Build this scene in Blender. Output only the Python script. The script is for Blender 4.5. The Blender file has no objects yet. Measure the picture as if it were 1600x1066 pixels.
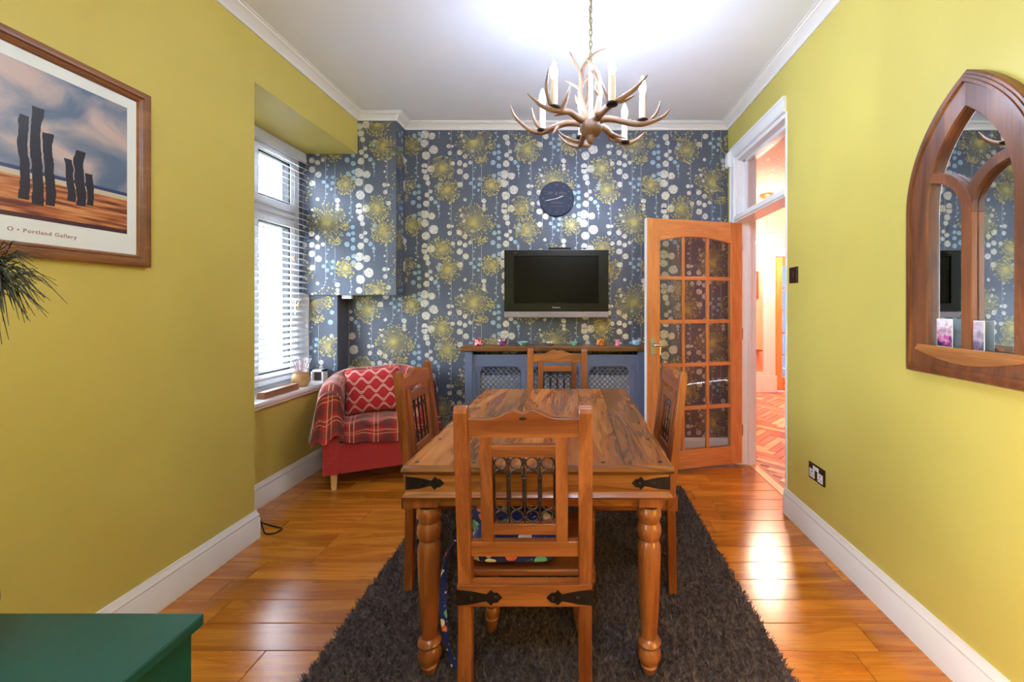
import bpy, bmesh, math, random
import numpy as np
from mathutils import Vector, Matrix

random.seed(7)
PI = math.pi
SC = bpy.context.scene
C = SC.collection

# ------------------------------------------------------------------ camera, world, exposure
F, U0, V0, CH = 650.0, 898.0, 477.0, 1.297        # focal length and principal point in 1600x1066 pixels, eye height
cam_d = bpy.data.cameras.new('camera'); cam = bpy.data.objects.new('camera', cam_d); C.objects.link(cam)
cam.location = (0, 0, CH); cam.rotation_euler = (PI/2, 0, 0)
cam_d.sensor_width = 36; cam_d.lens = F/1600*36
cam_d.shift_x = -(U0-800)/1600; cam_d.shift_y = (V0-533)/1600
cam_d.clip_start = 0.05
SC.camera = cam
SC.view_settings.view_transform = 'Standard'; SC.view_settings.look = 'None'
SC.view_settings.exposure = 0.9; SC.view_settings.gamma = 1.0
SC.view_settings.use_curve_mapping = False
SC.cycles.use_denoising = True
SC.cycles.max_bounces = 10; SC.cycles.diffuse_bounces = 5; SC.cycles.glossy_bounces = 4
SC.cycles.transparent_max_bounces = 40; SC.cycles.sample_clamp_indirect = 6
SKY = 17.0
world = bpy.data.worlds.new('sky'); SC.world = world; world.use_nodes = True
bg = world.node_tree.nodes['Background']
bg.inputs[0].default_value = (0.78, 0.89, 1.0, 1); bg.inputs[1].default_value = SKY
BULB = 180.0      # chandelier bulbs, cool white
HALL = 1050.0      # hall chandelier, warm white
REAR_FILL = 40.0       # added fill globe, unseen in the rear half of the room
LAMP = 17.0       # warm shaded lamp beside the camera

# ------------------------------------------------------------------ helpers
def P(u, v, y):
    return Vector(((u-U0)/F*y, y, CH-(v-V0)/F*y))
def lin(c):
    def f(x):
        x /= 255.0
        return x/12.92 if x <= .04045 else ((x+.055)/1.055)**2.4
    return (f(c[0]), f(c[1]), f(c[2]), 1)

class MB:
    def __init__(s): s.v = []; s.f = []
    def add(s, vs, fs):
        n = len(s.v); s.v += [tuple(p) for p in vs]; s.f += [tuple(i+n for i in f) for f in fs]; return s
    def box(s, x0, x1, y0, y1, z0, z1):
        x0, x1 = min(x0, x1), max(x0, x1); y0, y1 = min(y0, y1), max(y0, y1); z0, z1 = min(z0, z1), max(z0, z1)
        return s.add([(x0,y0,z0),(x1,y0,z0),(x1,y1,z0),(x0,y1,z0),(x0,y0,z1),(x1,y0,z1),(x1,y1,z1),(x0,y1,z1)],
                     [(0,3,2,1),(4,5,6,7),(0,1,5,4),(1,2,6,5),(2,3,7,6),(3,0,4,7)])
    def prism(s, poly, c0, c1, fn):
        n = len(poly)
        vs = [fn(a, b, c0) for a, b in poly] + [fn(a, b, c1) for a, b in poly]
        fs = [tuple(range(n-1, -1, -1)), tuple(range(n, 2*n))] + [(i, (i+1) % n, n+(i+1) % n, n+i) for i in range(n)]
        return s.add(vs, fs)
    def lathe(s, prof, o=(0,0,0), seg=20, cap=True):
        vs = []; fs = []
        for r, z in prof:
            for k in range(seg):
                a = 2*PI*k/seg; vs.append((o[0]+r*math.cos(a), o[1]+r*math.sin(a), o[2]+z))
        for i in range(len(prof)-1):
            for k in range(seg):
                k2 = (k+1) % seg
                fs.append((i*seg+k, i*seg+k2, (i+1)*seg+k2, (i+1)*seg+k))
        if cap:
            fs.append(tuple(range(seg-1, -1, -1))); fs.append(tuple((len(prof)-1)*seg+k for k in range(seg)))
        return s.add(vs, fs)
    def tube(s, pts, rad, n=8, closed=False, flat=1.0):
        pts = [Vector(p) for p in pts]; m = len(pts)
        if not hasattr(rad, '__len__'): rad = [rad]*m
        vs = []; fs = []; up = None
        for i, p in enumerate(pts):
            if closed: t = pts[(i+1) % m]-pts[i-1]
            else: t = pts[min(i+1, m-1)]-pts[max(i-1, 0)]
            if t.length < 1e-9: t = Vector((0,0,1))
            t.normalize()
            if up is None:
                up = Vector((0,0,1)) if abs(t.z) < .9 else Vector((0,1,0))
            a = up - t*up.dot(t)
            if a.length < 1e-6: a = Vector((1,0,0))-t*t.x
            a.normalize(); up = a; b = t.cross(a)
            for k in range(n):
                th = 2*PI*k/n
                vs.append(p + a*(rad[i]*math.cos(th)) + b*(rad[i]*flat*math.sin(th)))
        for i in range(m if closed else m-1):
            j = (i+1) % m
            for k in range(n):
                k2 = (k+1) % n
                fs.append((i*n+k, i*n+k2, j*n+k2, j*n+k))
        if not closed:
            fs.append(tuple(range(n-1, -1, -1))); fs.append(tuple((m-1)*n+k for k in range(n)))
        return s.add(vs, fs)
    def ring(s, c, R, r, fn=None, seg=18, n=6):
        fn = fn or (lambda a, b: (a, b, 0))
        c = Vector(c)
        return s.tube([c+Vector(fn(R*math.cos(2*PI*k/seg), R*math.sin(2*PI*k/seg))) for k in range(seg)], r, n, True)
    def ico(s, c, r, sub=2, sc=(1,1,1), jit=0):
        bm = bmesh.new(); bmesh.ops.create_icosphere(bm, subdivisions=sub, radius=1)
        vs = []
        for v in bm.verts:
            k = 1 + (random.random()-.5)*jit
            vs.append((c[0]+v.co.x*r*sc[0]*k, c[1]+v.co.y*r*sc[1]*k, c[2]+v.co.z*r*sc[2]*k))
        fs = [tuple(l.index for l in f.verts) for f in bm.faces]; bm.free()
        return s.add(vs, fs)

def mesh_of(mb, name, bevel=0, seg=2, smooth=None):
    me = bpy.data.meshes.new(name); me.from_pydata(mb.v, [], mb.f)
    bm = bmesh.new(); bm.from_mesh(me)
    bmesh.ops.recalc_face_normals(bm, faces=bm.faces)
    if bevel > 0:
        es = [e for e in bm.edges if len(e.link_faces) == 2 and e.calc_face_angle(0) > .6]
        bmesh.ops.bevel(bm, geom=es, offset=bevel, segments=seg, profile=.5, affect='EDGES', clamp_overlap=True)
    bm.to_mesh(me); bm.free()
    if smooth is not None:
        for p in me.polygons: p.use_smooth = True
        me.set_sharp_from_angle(angle=math.radians(smooth))
    return me
def obj(name, mb, mat, parent=None, bevel=0, smooth=None, seg=2, loc=None, rot=None, kind=None):
    me = mesh_of(mb, name, bevel, seg, smooth) if isinstance(mb, MB) else mb
    if mat is not None and not me.materials: me.materials.append(mat)
    o = bpy.data.objects.new(name, me); C.objects.link(o)
    if parent is not None: o.parent = parent
    if loc is not None: o.location = loc
    if rot is not None: o.rotation_euler = rot
    if kind: o['kind'] = kind
    return o
def B(x0, x1, y0, y1, z0, z1): return MB().box(x0, x1, y0, y1, z0, z1)
def tag(o, label, cat, group=None):
    o['label'] = label; o['category'] = cat
    if group: o['group'] = group
    return o
def thing(name, label, cat, loc=(0,0,0), rz=0, group=None):
    o = bpy.data.objects.new(name, None); C.objects.link(o)
    o.location = loc; o.rotation_euler = (0, 0, rz); o.empty_display_size = .05
    return tag(o, label, cat, group)
def struct(name, mb, mat, label=None, **k):
    o = obj(name, mb, mat, **k); o['kind'] = 'structure'
    if label: o['label'] = label
    return o
def dup(root, loc, rz, label, group=None):
    r = root.copy(); C.objects.link(r); r.location = loc; r.rotation_euler = (0, 0, rz); r['label'] = label
    if group: r['group'] = group
    for ch in list(root.children):
        c = ch.copy(); C.objects.link(c); c.parent = r
        for g in ch.children:
            d = g.copy(); C.objects.link(d); d.parent = c
    return r
def grid_mesh(name, nu, nv, fn, mat=None, smooth=True):
    vs = []; fs = []; uv = []
    for j in range(nv+1):
        for i in range(nu+1):
            vs.append(tuple(fn(i/nu, j/nv)))
    for j in range(nv):
        for i in range(nu):
            a = j*(nu+1)+i; fs.append((a, a+1, a+nu+2, a+nu+1))
            uv += [(i/nu, j/nv), ((i+1)/nu, j/nv), ((i+1)/nu, (j+1)/nv), (i/nu, (j+1)/nv)]
    me = bpy.data.meshes.new(name); me.from_pydata(vs, [], fs)
    l = me.uv_layers.new(name='UVMap')
    for k, c in enumerate(uv): l.data[k].uv = c
    if smooth:
        for p in me.polygons: p.use_smooth = True
    if mat: me.materials.append(mat)
    return me
def sweep(path, prof, fn, side=1, closed=False):
    """mitred sweep: path of 2-D points, profile of (inset, height); fn maps (a, b, height) to xyz"""
    n = len(path); m = len(prof); vs = []; fs = []
    pts = [Vector((p[0], p[1])) for p in path]
    for i in range(n):
        if closed: d0 = (pts[i]-pts[i-1]).normalized(); d1 = (pts[(i+1) % n]-pts[i]).normalized()
        else:
            d1 = (pts[min(i+1, n-1)]-pts[min(i, n-2)]).normalized(); d0 = (pts[max(i, 1)]-pts[max(i-1, 0)]).normalized()
        n0 = Vector((d0.y, -d0.x))*side; n1 = Vector((d1.y, -d1.x))*side
        b = (n0+n1); b /= max(.25, 1+n0.dot(n1))
        for d, h in prof:
            q = pts[i]+b*d; vs.append(fn(q.x, q.y, h))
    for i in range(n if closed else n-1):
        j = (i+1) % n
        for k in range(m):
            k2 = (k+1) % m
            fs.append((i*m+k, i*m+k2, j*m+k2, j*m+k))
    if not closed:
        fs.append(tuple(range(m))); fs.append(tuple((n-1)*m+k for k in range(m-1, -1, -1)))
    return MB().add(vs, fs)
def text_mesh(s, size, ext=.0004, align='CENTER', sx=1.0, space=1.0, shear=0):
    cu = bpy.data.curves.new('text', 'FONT'); cu.body = s; cu.size = size; cu.extrude = ext; cu.align_x = align; cu.align_y = 'CENTER'
    cu.resolution_u = 3; cu.space_character = space; cu.shear = shear
    o = bpy.data.objects.new('text', cu); C.objects.link(o)
    dg = bpy.context.evaluated_depsgraph_get(); dg.update()
    me = bpy.data.meshes.new_from_object(o.evaluated_get(dg)); bpy.data.objects.remove(o); bpy.data.curves.remove(cu)
    return me
XZ = lambda a, b, c: (a, c, b)
YZ = lambda a, b, c: (c, a, b)
XY = lambda a, b, c: (a, b, c)

# ------------------------------------------------------------------ materials
def newmat(name):
    m = bpy.data.materials.new(name); m.use_nodes = True
    nt = m.node_tree; return m, nt, nt.nodes['Principled BSDF']
def N(nt, t, **k):
    n = nt.nodes.new(t)
    for a, b in k.items():
        if a.startswith('i_'):
            key = a[2:]; key = int(key) if key.isdigit() else key.replace('_', ' ')
            n.inputs[key].default_value = b
        else: setattr(n, a, b)
    return n
def L(nt, a, b): nt.links.new(a, b)
def ramp(nt, stops):
    r = N(nt, 'ShaderNodeValToRGB'); e = r.color_ramp.elements
    while len(e) < len(stops): e.new(.5)
    for i, (p, c) in enumerate(stops): e[i].position = p; e[i].color = c
    return r
def math_n(nt, op, a, b=None):
    n = N(nt, 'ShaderNodeMath', operation=op)
    for i, x in enumerate((a, b)):
        if x is None: continue
        if isinstance(x, (int, float)): n.inputs[i].default_value = x
        else: L(nt, x, n.inputs[i])
    return n.outputs[0]
def mixc(nt, f, a, b, blend='MIX'):
    n = N(nt, 'ShaderNodeMix', data_type='RGBA', blend_type=blend)
    for i, x in ((0, f), (6, a), (7, b)):
        if isinstance(x, (int, float)): n.inputs[i].default_value = x
        elif isinstance(x, tuple): n.inputs[i].default_value = x
        else: L(nt, x, n.inputs[i])
    return n.outputs[2]
def plain(name, col, rough=.5, metal=0, noise=.08, nscale=8, bump=0, bscale=60, spec=.5, coat=0, sheen=0, emit=None, estr=0):
    m, nt, p = newmat(name)
    tc = N(nt, 'ShaderNodeTexCoord')
    c = lin(col)
    nz = N(nt, 'ShaderNodeTexNoise', i_Scale=nscale, i_Detail=4.0); L(nt, tc.outputs['Object'], nz.inputs['Vector'])
    r = ramp(nt, [(.3, tuple(x*(1-noise) for x in c[:3])+(1,)), (.7, tuple(min(1, x*(1+noise)) for x in c[:3])+(1,))])
    L(nt, nz.outputs[0], r.inputs[0]); L(nt, r.outputs[0], p.inputs['Base Color'])
    p.inputs['Roughness'].default_value = rough; p.inputs['Metallic'].default_value = metal
    p.inputs['Specular IOR Level'].default_value = spec; p.inputs['Coat Weight'].default_value = coat
    p.inputs['Sheen Weight'].default_value = sheen
    if bump:
        b = N(nt, 'ShaderNodeTexNoise', i_Scale=bscale, i_Detail=5.0); L(nt, tc.outputs['Object'], b.inputs['Vector'])
        bn = N(nt, 'ShaderNodeBump', i_Strength=bump, i_Distance=.002); L(nt, b.outputs[0], bn.inputs['Height']); L(nt, bn.outputs[0], p.inputs['Normal'])
    if emit:
        p.inputs['Emission Color'].default_value = lin(emit); p.inputs['Emission Strength'].default_value = estr
    return m
def wood(name, dark, mid, light, axis='x', scale=1.0, rough=.35, swirl=.6, coat=.15, rnd=.35, spec=.5):
    m, nt, p = newmat(name)
    tc = N(nt, 'ShaderNodeTexCoord'); oi = N(nt, 'ShaderNodeObjectInfo')
    off = N(nt, 'ShaderNodeCombineXYZ')
    for i, k in enumerate((13.0, 37.0, 71.0)): L(nt, math_n(nt, 'MULTIPLY', oi.outputs['Random'], k), off.inputs[i])
    ad = N(nt, 'ShaderNodeVectorMath', operation='ADD'); L(nt, tc.outputs['Object'], ad.inputs[0]); L(nt, off.outputs[0], ad.inputs[1])
    mp = N(nt, 'ShaderNodeMapping'); L(nt, ad.outputs[0], mp.inputs[0])
    s = [10*scale]*3; s['xyz'.index(axis)] = 1.3*scale; mp.inputs['Scale'].default_value = s
    n1 = N(nt, 'ShaderNodeTexNoise', i_Scale=1.0, i_Detail=3.0, i_Distortion=1.6); L(nt, mp.outputs[0], n1.inputs['Vector'])
    base = ramp(nt, [(.3, lin(mid)), (.62, lin(light))]); L(nt, n1.outputs[0], base.inputs[0])
    # contour figure: sine of the noise gives swirling growth rings
    ring = math_n(nt, 'SINE', math_n(nt, 'MULTIPLY', n1.outputs[0], 30.0))
    rr = ramp(nt, [(.62, (0,0,0,1)), (1.0, (1,1,1,1))]); L(nt, ring, rr.inputs[0])
    n2 = N(nt, 'ShaderNodeTexNoise', i_Scale=.55, i_Detail=2.0); L(nt, mp.outputs[0], n2.inputs['Vector'])
    r2 = ramp(nt, [(.42, (0,0,0,1)), (.66, (1,1,1,1))]); L(nt, n2.outputs[0], r2.inputs[0])
    fac = math_n(nt, 'MULTIPLY', math_n(nt, 'ADD', math_n(nt, 'MULTIPLY', rr.outputs[0], .45), math_n(nt, 'MULTIPLY', r2.outputs[0], .75)), swirl)
    c = mixc(nt, fac, base.outputs[0], lin(dark))
    mp2 = N(nt, 'ShaderNodeMapping'); L(nt, ad.outputs[0], mp2.inputs[0])
    s = [260*scale]*3; s['xyz'.index(axis)] = 6*scale; mp2.inputs['Scale'].default_value = s
    n3 = N(nt, 'ShaderNodeTexNoise', i_Scale=1.0, i_Detail=2.0); L(nt, mp2.outputs[0], n3.inputs['Vector'])
    g = ramp(nt, [(.25, (.72,.72,.72,1)), (.7, (1.08,1.08,1.08,1))]); L(nt, n3.outputs[0], g.inputs[0])
    c = mixc(nt, 1.0, c, g.outputs[0], 'MULTIPLY')
    v = math_n(nt, 'ADD', math_n(nt, 'MULTIPLY', oi.outputs['Random'], rnd), 1-rnd*.5)
    hv = N(nt, 'ShaderNodeHueSaturation'); L(nt, v, hv.inputs['Value']); L(nt, c, hv.inputs['Color'])
    L(nt, hv.outputs[0], p.inputs['Base Color'])
    p.inputs['Roughness'].default_value = rough; p.inputs['Coat Weight'].default_value = coat; p.inputs['Coat Roughness'].default_value = .2
    p.inputs['Specular IOR Level'].default_value = spec
    bn = N(nt, 'ShaderNodeBump', i_Strength=.15, i_Distance=.001); L(nt, n3.outputs[0], bn.inputs['Height']); L(nt, bn.outputs[0], p.inputs['Normal'])
    return m
def thin_glass(name, tint=(1,1,1,1), rough=.02, lo=.06, hi=.55):
    m, nt, p = newmat(name); nt.nodes.remove(p)
    out = nt.nodes['Material Output']
    t = N(nt, 'ShaderNodeBsdfTransparent'); t.inputs[0].default_value = tint
    g = N(nt, 'ShaderNodeBsdfGlossy', i_Roughness=rough)
    lw = N(nt, 'ShaderNodeLayerWeight', i_Blend=.25)
    f = math_n(nt, 'ADD', math_n(nt, 'MULTIPLY', lw.outputs['Fresnel'], hi), lo)
    mx = N(nt, 'ShaderNodeMixShader'); L(nt, f, mx.inputs[0]); L(nt, t.outputs[0], mx.inputs[1]); L(nt, g.outputs[0], mx.inputs[2]); L(nt, mx.outputs[0], out.inputs[0])
    return m
def emitter(name, col, s):
    m, nt, p = newmat(name)
    p.inputs['Base Color'].default_value = (.9,.9,.9,1); p.inputs['Emission Color'].default_value = lin(col); p.inputs['Emission Strength'].default_value = s
    return m

M = {}
M['olive'] = plain('olive_paint', (200,185,95), .42, noise=.03, nscale=3, bump=.12, bscale=180, spec=.4)
M['white'] = plain('white_gloss_paint', (236,236,240), .3, noise=.015)
M['ceiling'] = plain('ceiling_paint', (234,238,250), .8, noise=.01, bump=.05, bscale=90)
M['slate'] = plain('slate_wallpaper', (86,94,112), .4, metal=.12, noise=.12, nscale=5, bump=.1, bscale=300)
M['gold'] = plain('gold_ink', (186,174,112), .36, metal=.3, noise=.25, nscale=25)
M['cream'] = plain('pearl_ink', (205,203,200), .34, metal=.35, noise=.28, nscale=55)
M['bluei'] = plain('pale_blue_ink', (150,178,200), .34, metal=.3, noise=.25, nscale=60)
M['floorw'] = wood('oak_floor', (110,52,10), (186,102,20), (220,140,44), 'x', .8, .17, .45, .5, .2)
M['floorb'] = plain('floor_joint', (48,26,12), .7)
M['doorw'] = wood('door_oak_upright', (160,88,40), (204,126,68), (222,148,90), 'z', 1.0, .33, .25, .1, .1)
M['doorwx'] = wood('door_oak_level', (160,88,40), (204,126,68), (222,148,90), 'x', 1.0, .33, .25, .1, .1)
SH = ((66,28,12), (150,78,30), (200,128,62))
for ax in 'xyz': M['sh'+ax] = wood('sheesham_'+ax, *SH, ax, .75, .26, .75, .3, .4)
CHR = ((62,24,10), (134,66,28), (182,104,50))
for ax in 'xyz': M['ch'+ax] = wood('chair_wood_'+ax, *CHR, ax, 1.0, .28, .45, .35, .15)
M['mirw'] = wood('mirror_wood', (48,20,10), (98,50,24), (140,82,40), 'z', 1.0, .34, .5, .2, .2)
M['mirl'] = wood('mirror_wood_level', (90,50,24), (150,92,42), (186,124,64), 'y', 1.0, .34, .4, .2, .2)
M['framew'] = wood('pine_frame', (74,40,18), (124,76,38), (150,98,54), 'y', 1.0, .36, .3, .2, .1)
M['shelfw'] = wood('shelf_wood', (60,34,16), (110,66,34), (140,90,50), 'x', 1.0, .35, .5, .2, .1)
M['palew'] = wood('pale_beech', (190,140,70), (216,172,100), (230,190,120), 'z', 1.0, .4, .2)
M['iron'] = plain('black_iron', (52,42,40), .5, metal=.7, noise=.3, nscale=30, bump=.4, bscale=90)
M['jali'] = plain('bronzed_iron', (78,58,52), .38, metal=.8, noise=.25, nscale=60)
M['grey'] = plain('slate_blue_paint', (98,110,142), .5, noise=.03)
M['black'] = plain('black_plastic', (9,10,12), .3, noise=.1, spec=.3)
M['screen'] = plain('dark_screen', (4,4,6), .25, noise=.05, spec=.15)
M['silver'] = plain('silver_plastic', (150,140,150), .4, metal=.3)
M['chrome'] = plain('brushed_steel', (200,200,205), .25, metal=.95, noise=.03)
M['bronze'] = plain('bronze_plate', (74,58,50), .3, metal=.85, noise=.1)
M['greenp'] = plain('green_paint', (18,74,66), .42, noise=.06, nscale=14, bump=.1, bscale=120)
M['rug'] = plain('charcoal_wool', (100,88,88), .95, noise=.55, nscale=70, sheen=.0, spec=.1)
M['redf'] = plain('red_upholstery', (176,44,44), .85, noise=.15, nscale=90, bump=.4, bscale=500, sheen=.3)
M['antler'] = plain('antler', (132,100,76), .5, noise=.35, nscale=14, bump=.3, bscale=60)
M['antlertip'] = M['antler']
M['candle'] = plain('candle_sleeve', (232,224,208), .5, noise=.05)
M['brass'] = plain('aged_brass', (150,140,84), .4, metal=.7, noise=.2, nscale=60)
M['bulb'] = emitter('lit_bulb', (206,224,255), BULB)
M['hallbulb'] = emitter('lit_hall_bulb', (255,228,204), HALL)
M['glass'] = thin_glass('window_glass')
M['doorglass'] = thin_glass('door_glass', (.97,.98,.99,1), .03, .04, .5)
M['upvc'] = plain('upvc', (238,240,244), .3, noise=.01)
m_, nt_, p_ = newmat('blind_slat')
tr_n = N(nt_, 'ShaderNodeBsdfTranslucent'); tr_n.inputs[0].default_value = (.9,.92,.95,1)
mx_ = N(nt_, 'ShaderNodeMixShader'); mx_.inputs[0].default_value = .4
p_.inputs['Base Color'].default_value = lin((240,242,248)); p_.inputs['Roughness'].default_value = .4
L(nt_, p_.outputs[0], mx_.inputs[1]); L(nt_, tr_n.outputs[0], mx_.inputs[2]); L(nt_, mx_.outputs[0], nt_.nodes['Material Output'].inputs[0])
M['slat'] = m_
M['gasket'] = plain('rubber_gasket', (30,32,36), .6)
M['salmon'] = plain('salmon_paint', (236,184,156), .6, noise=.06, nscale=2)
M['hallceil'] = plain('hall_ceiling_paint', (246,210,186), .7, noise=.03)
M['teal'] = plain('teal_glass', (160,222,216), .2)
M['clay'] = plain('clay_pot', (186,150,104), .7, noise=.15, nscale=20, bump=.3)
M['mirror'] = plain('silvered_glass', (225,230,235), .015, metal=1.0, noise=0)
M['clockf'] = plain('clock_slate', (44,56,84), .6, noise=.1, nscale=40)
M['ink'] = plain('pink_grey_ink', (120,104,120), .6)
M['whiteink'] = plain('white_ink', (225,228,235), .5)
M['paper'] = plain('white_paper', (226,234,236), .55, noise=.01)
M['caption'] = plain('caption_ink', (150,90,80), .6)

# ------------------------------------------------------------------ room dimensions (metres, camera eye above the origin, looking along +Y)
XL, XR, YB, YR, ZC = -1.775, 1.32, 3.583, -1.9, 2.855
XW, YRN, YBX = -2.03, 2.305, 3.40        # recess wall, near end of recess, face of boxed-in corner
DJ0, DJ1 = 2.595, 3.40                   # door opening along the right wall

# floor: planks laid across the room
fl = struct('floor', MB().box(-2.4, 1.42, YR-.1, 3.7, -.1, -.013).box(XL, 1.42, YR-.1, .62, -.05, -.0005), M['floorb'])
M['floorb2'] = M['floorw']
rows = int((YB-.62)/.1346)
rw = (YB-.62)/rows
for r in range(rows):
    y0 = .62+r*rw; x = XW-.02 - random.random()*.9
    while x < 1.41:
        ln = random.choice((.62,.78,.95,1.1)); x0, x1 = max(x, XW-.02), min(x+ln, 1.415)
        if x1-x0 > .03:
            o = obj('floor_plank', B(-(x1-x0)/2+.0012, (x1-x0)/2-.0012, -rw/2+.0012, rw/2-.0012, -.012, random.uniform(-.0006,.0003)), M['floorw'], fl, bevel=.0016, seg=1, loc=((x0+x1)/2, y0+rw/2, 0))
        x += ln
struct('threshold_strip', B(1.415, 1.475, DJ0, DJ1, -.02, .004), wood('threshold_oak', (190,140,80), (222,180,120), (235,200,150), 'y', 1, .35, .2), bevel=.002)

ceil = struct('ceiling', B(-2.4, 1.6, YR-.1, 3.7, ZC, ZC+.1), M['ceiling'])
# walls
wl = struct('wall_left', MB().box(-2.4, XL, YR, -1.6, -.05, ZC).box(-2.4, XL, -.2, YRN, -.05, ZC).box(-2.4, XL, -1.6, -.2, -.05, .45).box(-2.4, XL, -1.6, -.2, 2.35, ZC).box(-2.4, XL, YRN, YBX, 2.534, ZC).box(-2.4, XW, YRN, 3.43, -.05, .655), M['olive'])
wb = struct('wall_back', MB().box(-2.4, 1.47, YB, 3.7, -.05, ZC), M['slate'])
wc = struct('wall_corner', MB().box(-2.4, -1.46, YBX, YB+.01, 1.38, ZC).box(-2.4, -1.957, 3.43, YB+.01, -.05, 1.385), M['slate'], 'boxed-in wallpapered corner above a narrow pier')
wr = struct('wall_right', MB().box(XR, 1.47, YR, DJ0, -.05, ZC).box(XR, 1.47, DJ1, YB, -.05, ZC).box(XR, 1.47, DJ0, DJ1, 2.505, ZC), M['olive'])
struct('wall_rear', B(-2.4, 1.6, YR-.15, YR, -.05, ZC), M['olive'])
# unseen side window added behind the camera to let in fill daylight
w2 = struct('added_window', MB().box(-2.1,-2.03,-1.6,-.2,.45,.53).box(-2.1,-2.03,-1.6,-.2,2.27,2.35).box(-2.1,-2.03,-1.6,-1.53,.53,2.27).box(-2.1,-2.03,-.27,-.2,.53,2.27), M['upvc'], bevel=.004)
obj('mullion', B(-2.1,-2.03,-.935,-.865,.53,2.27), M['upvc'], w2, bevel=.004)
for y0, y1 in ((-1.53,-.935), (-.865,-.27)):
    obj('pane', B(-2.07, -2.062, y0, y1, .53, 2.27), M['glass'], w2)

# ------------------------------------------------------------------ wallpaper print: alliums, pearl discs and strings of dots
CREAM = [(752,420,35),(810,432,28),(750,490,32),(825,540,36),(762,588,34),(752,672,25),(752,708,26),(805,692,30),(765,760,26),(778,805,20),
         (798,873,16),(770,900,20),(805,930,18),(765,970,26),(342,968,18),(397,963,22),(440,980,20),(480,960,16),(397,1032,24),(447,1070,24),(400,500,23),
         (590,630,20),(590,668,15),(590,695,15),(310,830,17),(340,830,12),(312,730,9),(318,650,8),(322,690,5),(322,770,6),(318,885,18),(400,700,10),(440,620,14),(430,790,12),
         (395,880,22),(440,910,20),(412,745,14)]
BLUE = [(705,830,16),(673,885,18),(708,878,16),(708,925,18),(662,960,21),(708,987,20),(670,430,18),(712,415,18),(712,462,20),(690,602,7),(697,645,7),(683,685,8),(680,725,8),
        (700,755,8),(683,780,9),(508,455,12),(485,490,15),(513,520,13),(510,580,8),(500,610,6),(492,632,6),(484,650,6),(838,957,18),(862,990,14),(868,1045,7),(862,1015,9),
        (497,868,14),(870,820,16),(860,850,14),(555,455,14),(552,500,15),(545,545,12),(520,1000,8),(510,1030,7)]
RINGS = [(513,520,17),(545,470,18),(358,920,20),(430,760,16),(570,600,16),(868,835,20)]
GOLD = [(510,800,150,62),(650,505,82,44),(890,690,98,50),(935,860,104,54)]
SPRAY = [(650,820,34,10),(560,945,38,10),(600,935,22,7)]
LINES = [(785,450,1085),(500,930,1085),(500,450,600),(570,450,640),(420,1000,1085),(420,450,540),(330,560,880),(865,960,1085),(690,560,760),(570,980,1085)]
K = 921.0; TX, TZ = .687, .6895
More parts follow.
